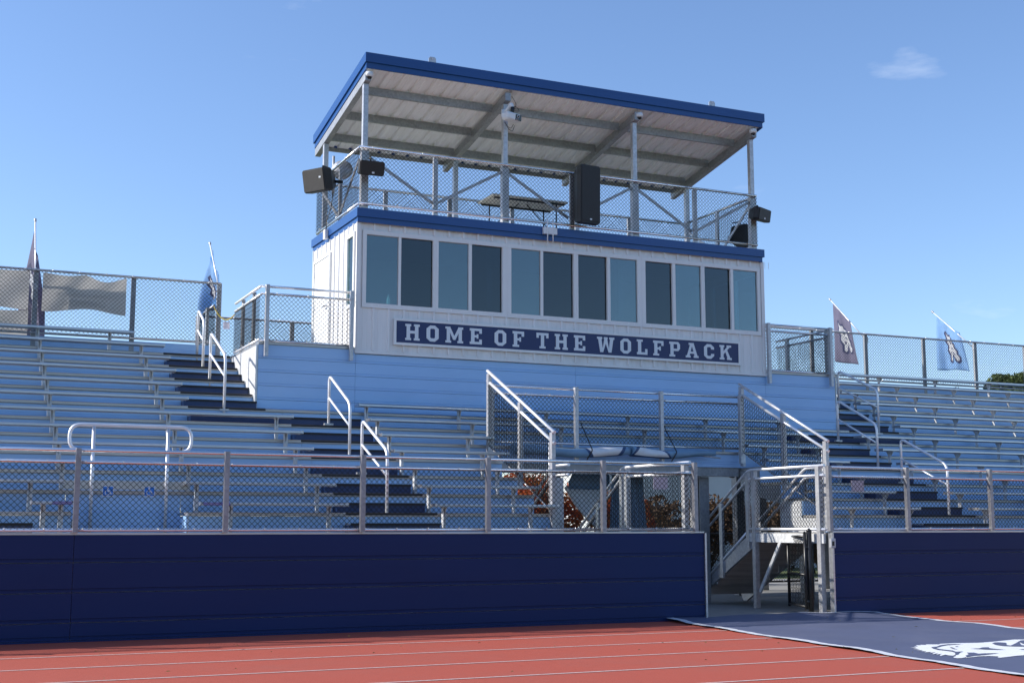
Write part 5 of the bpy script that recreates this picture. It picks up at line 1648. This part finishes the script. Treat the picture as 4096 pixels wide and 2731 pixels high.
# fallen leaves on track and mat
lm = MB()
rnd = random.Random(21)
for _ in range(60):
    x, y = rnd.uniform(-1, 16), rnd.uniform(-7.5, -0.5)
    a = rnd.uniform(0, 6.28)
    s_ = rnd.uniform(0.012, 0.03)
    c, d_ = math.cos(a) * s_, math.sin(a) * s_
    lm.add([(x + c, y + d_, 0.045), (x - d_ * 0.5, y + c * 0.5, 0.05), (x - c, y - d_, 0.047), (x + d_ * 0.5, y - c * 0.5, 0.055)], [(0, 1, 2, 3)])
o = lm.build('fallen_leaves', 'leaf_olive', None)
tag(o, 'tiny dry leaves scattered on the track and mat', 'leaves', kind='stuff')

# ------------------------------------------------------------------ vegetation and building behind
def leaf_cloud(centres, n_per, leaf, seed, squash=0.8):
    """many small leaf quads spread through clump spheres -> one mesh"""
    rs = np.random.RandomState(seed)
    V = []
    for (cx, cy, cz, r) in centres:
        n = int(n_per * r * r)
        d = rs.normal(size=(n, 3))
        d /= np.linalg.norm(d, axis=1)[:, None]
        rad = r * rs.uniform(0.45, 1.0, n) ** 0.5
        p = np.array([cx, cy, cz]) + d * rad[:, None] * np.array([1, 1, squash])
        a = rs.normal(size=(n, 3))
        a /= np.linalg.norm(a, axis=1)[:, None]
        b = np.cross(a, rs.normal(size=(n, 3)))
        b /= np.linalg.norm(b, axis=1)[:, None]
        s_ = leaf * rs.uniform(0.6, 1.3, n)[:, None]
        V.append(np.stack([p + a * s_, p + b * s_ * 0.55, p - a * s_, p - b * s_ * 0.55], axis=1).reshape(-1, 3))
    co = np.concatenate(V).astype(np.float32)
    nf = len(co) // 4
    me = bpy.data.meshes.new('crown')
    me.vertices.add(len(co))
    me.vertices.foreach_set('co', co.ravel())
    me.loops.add(nf * 4)
    me.loops.foreach_set('vertex_index', np.arange(nf * 4, dtype=np.int32))
    me.polygons.add(nf)
    me.polygons.foreach_set('loop_start', np.arange(0, nf * 4, 4, dtype=np.int32))
    me.polygons.foreach_set('loop_total', np.full(nf, 4, dtype=np.int32))
    me.update(calc_edges=True)
    return me
def tree(x, y, h, r, m, label, seed, n_per=260, leaf=0.22, group='trees far behind the stand'):
    rnd = random.Random(seed)
    t = thing('broadleaf_tree', (x, y, -0.03), label, 'tree', group)
    tr = MB().tube([(x, y, -0.05), (x + 0.1, y, h * 0.3), (x - 0.1, y + 0.1, h * 0.6), (x, y, h * 0.85)], [r * 0.09, r * 0.07, r * 0.045, r * 0.015], 10)
    cl = []
    for k in range(26):
        a = rnd.uniform(0, 6.28)
        zz = rnd.uniform(0.35, 0.93)
        rr = r * (1 - ((zz - 0.55) / 0.48) ** 2) ** 0.5 * rnd.uniform(0.35, 0.85) if abs(zz - 0.55) < 0.47 else 0.2 * r
        c = (x + rr * math.cos(a), y + rr * math.sin(a), h * zz, r * rnd.uniform(0.24, 0.42))
        cl.append(c)
        if k < 9:
            tr.tube([(x, y, h * zz * 0.6), (c[0], c[1], c[2])], [r * 0.03, r * 0.008], 6)
    cl.append((x, y, h - r * 0.32, r * 0.34))
    tr.build('trunk', 'bark', t)
    me = leaf_cloud(cl, n_per, leaf, seed)
    me.materials.append(M[m])
    o = bpy.data.objects.new('crown', me)
    COL.objects.link(o)
    link_parent(o, t)
    return t
tree(77.8, 60.0, 13.5, 4.2, 'leaf_green', 'dark green rounded tree beyond the top fence end', 5)
tree(73.0, 62.0, 12.3, 2.6, 'leaf_olive', 'low olive-yellow tree beside the dark green tree', 9)
tree(82.0, 61.0, 13.0, 3.6, 'leaf_green', 'second dark green tree farther along the fence line', 14)
tree(76.5, 52.0, 10.9, 2.6, 'leaf_brown', 'orange-brown autumn tree in front of the dark green tree', 17)
def bush(x, y, h, r, m, label, seed, n_per=900, leaf=0.05, group='autumn shrubs behind the stand'):
    rnd = random.Random(seed)
    t = thing('shrub', (x, y, -0.03), label, 'shrub', group)
    st = MB()
    cl = []
    for k in range(16):
        a = rnd.uniform(0, 6.28)
        rr = r * rnd.uniform(0.1, 0.8)
        c = (x + rr * math.cos(a), y + rr * math.sin(a), h * rnd.uniform(0.25, 0.85), r * rnd.uniform(0.28, 0.45))
        cl.append(c)
        st.tube([(x + rnd.uniform(-0.15, 0.15), y + rnd.uniform(-0.15, 0.15), -0.03), c[:3]], [0.03, 0.008], 5)
    st.build('stems', 'bark', t)
    me = leaf_cloud(cl, n_per, leaf, seed, 0.9)
    me.materials.append(M[m])
    o = bpy.data.objects.new('foliage', me)
    COL.objects.link(o)
    link_parent(o, t)
    return t
bush(9.2, 10.7, 3.1, 1.2, 'leaf_red', 'tallest red autumn shrub, added to fill the bright gap under the stand', 6, n_per=2600)  # extra shrub, added to hide a bright gap below the seating
bush(10.6, 10.4, 3.0, 1.2, 'leaf_red', 'red autumn shrub seen under the stand beside the stair', 1, n_per=2600)
bush(12.2, 10.8, 2.7, 1.2, 'leaf_red', 'red and yellow autumn shrub seen below the folded tent', 2, n_per=2600)
bush(14.0, 11.2, 2.3, 1.1, 'leaf_red', 'red autumn shrub seen through the gate mesh', 3, n_per=2600)
for k in range(7):
    bush(17.0 + 2.0 * k, 15.0 + 0.3 * (k % 2), 2.2, 1.35, 'leaf_brown', 'dark brown hedge shrub in front of the pale building', 20 + k, n_per=900, leaf=0.08, group='hedge shrubs before the pale building')
b_ = thing('pale_building', (24, 22, 0), 'long pale rendered building behind the hedge', 'building')
bx(18.0, 34.0, 20.0, 26.0, -0.03, 3.6).build('wall', 'bldg', b_)
MB().prismx([(19.6, 3.6), (26.4, 3.6), (23.0, 4.9)], 17.7, 34.3).build('roof', 'roof_dark', b_)
for k in range(5):
    w_ = bx(19.5 + 2.9 * k, 20.6 + 2.9 * k, 19.97, 19.999, 1.2, 2.0).build('window', 'lens', b_)
    bx(19.45 + 2.9 * k, 20.65 + 2.9 * k, 19.93, 19.998, 1.12, 1.195).build('sill', 'white', w_)
fence_run('yard_fence', (9.0, 9.5, 0), (34.0, 9.5, 0), [0.0 + 2.5 * k for k in range(11)], 0.0, 1.22, [0.06, 1.2], (0.06, 1.2),
          'low black chain-link fence on the ground behind the stand', mats=('black_paint', 'black_paint'), r=0.0042, post_w=(0.05, 0.05))

rnd = random.Random(77)
cl = []
for k in range(150):
    x = -110 + 260 * k / 149 + rnd.uniform(-2, 2)
    hh = rnd.uniform(7, 12)
    cl += [(x, -128 + rnd.uniform(-5, 5), hh * 0.35, 4.5), (x, -130 + rnd.uniform(-5, 5), hh * 0.8, 3.6)]
me = leaf_cloud(cl, 26, 0.9, 99)
me.materials.append(M['leaf_green'])
o = bpy.data.objects.new('reflection_woods', me)  # unseen tree line, added so the metal faces reflect something dark
COL.objects.link(o)
tag(o, 'unseen woods added beyond the playing field to darken metal reflections', 'woods', kind='stuff')
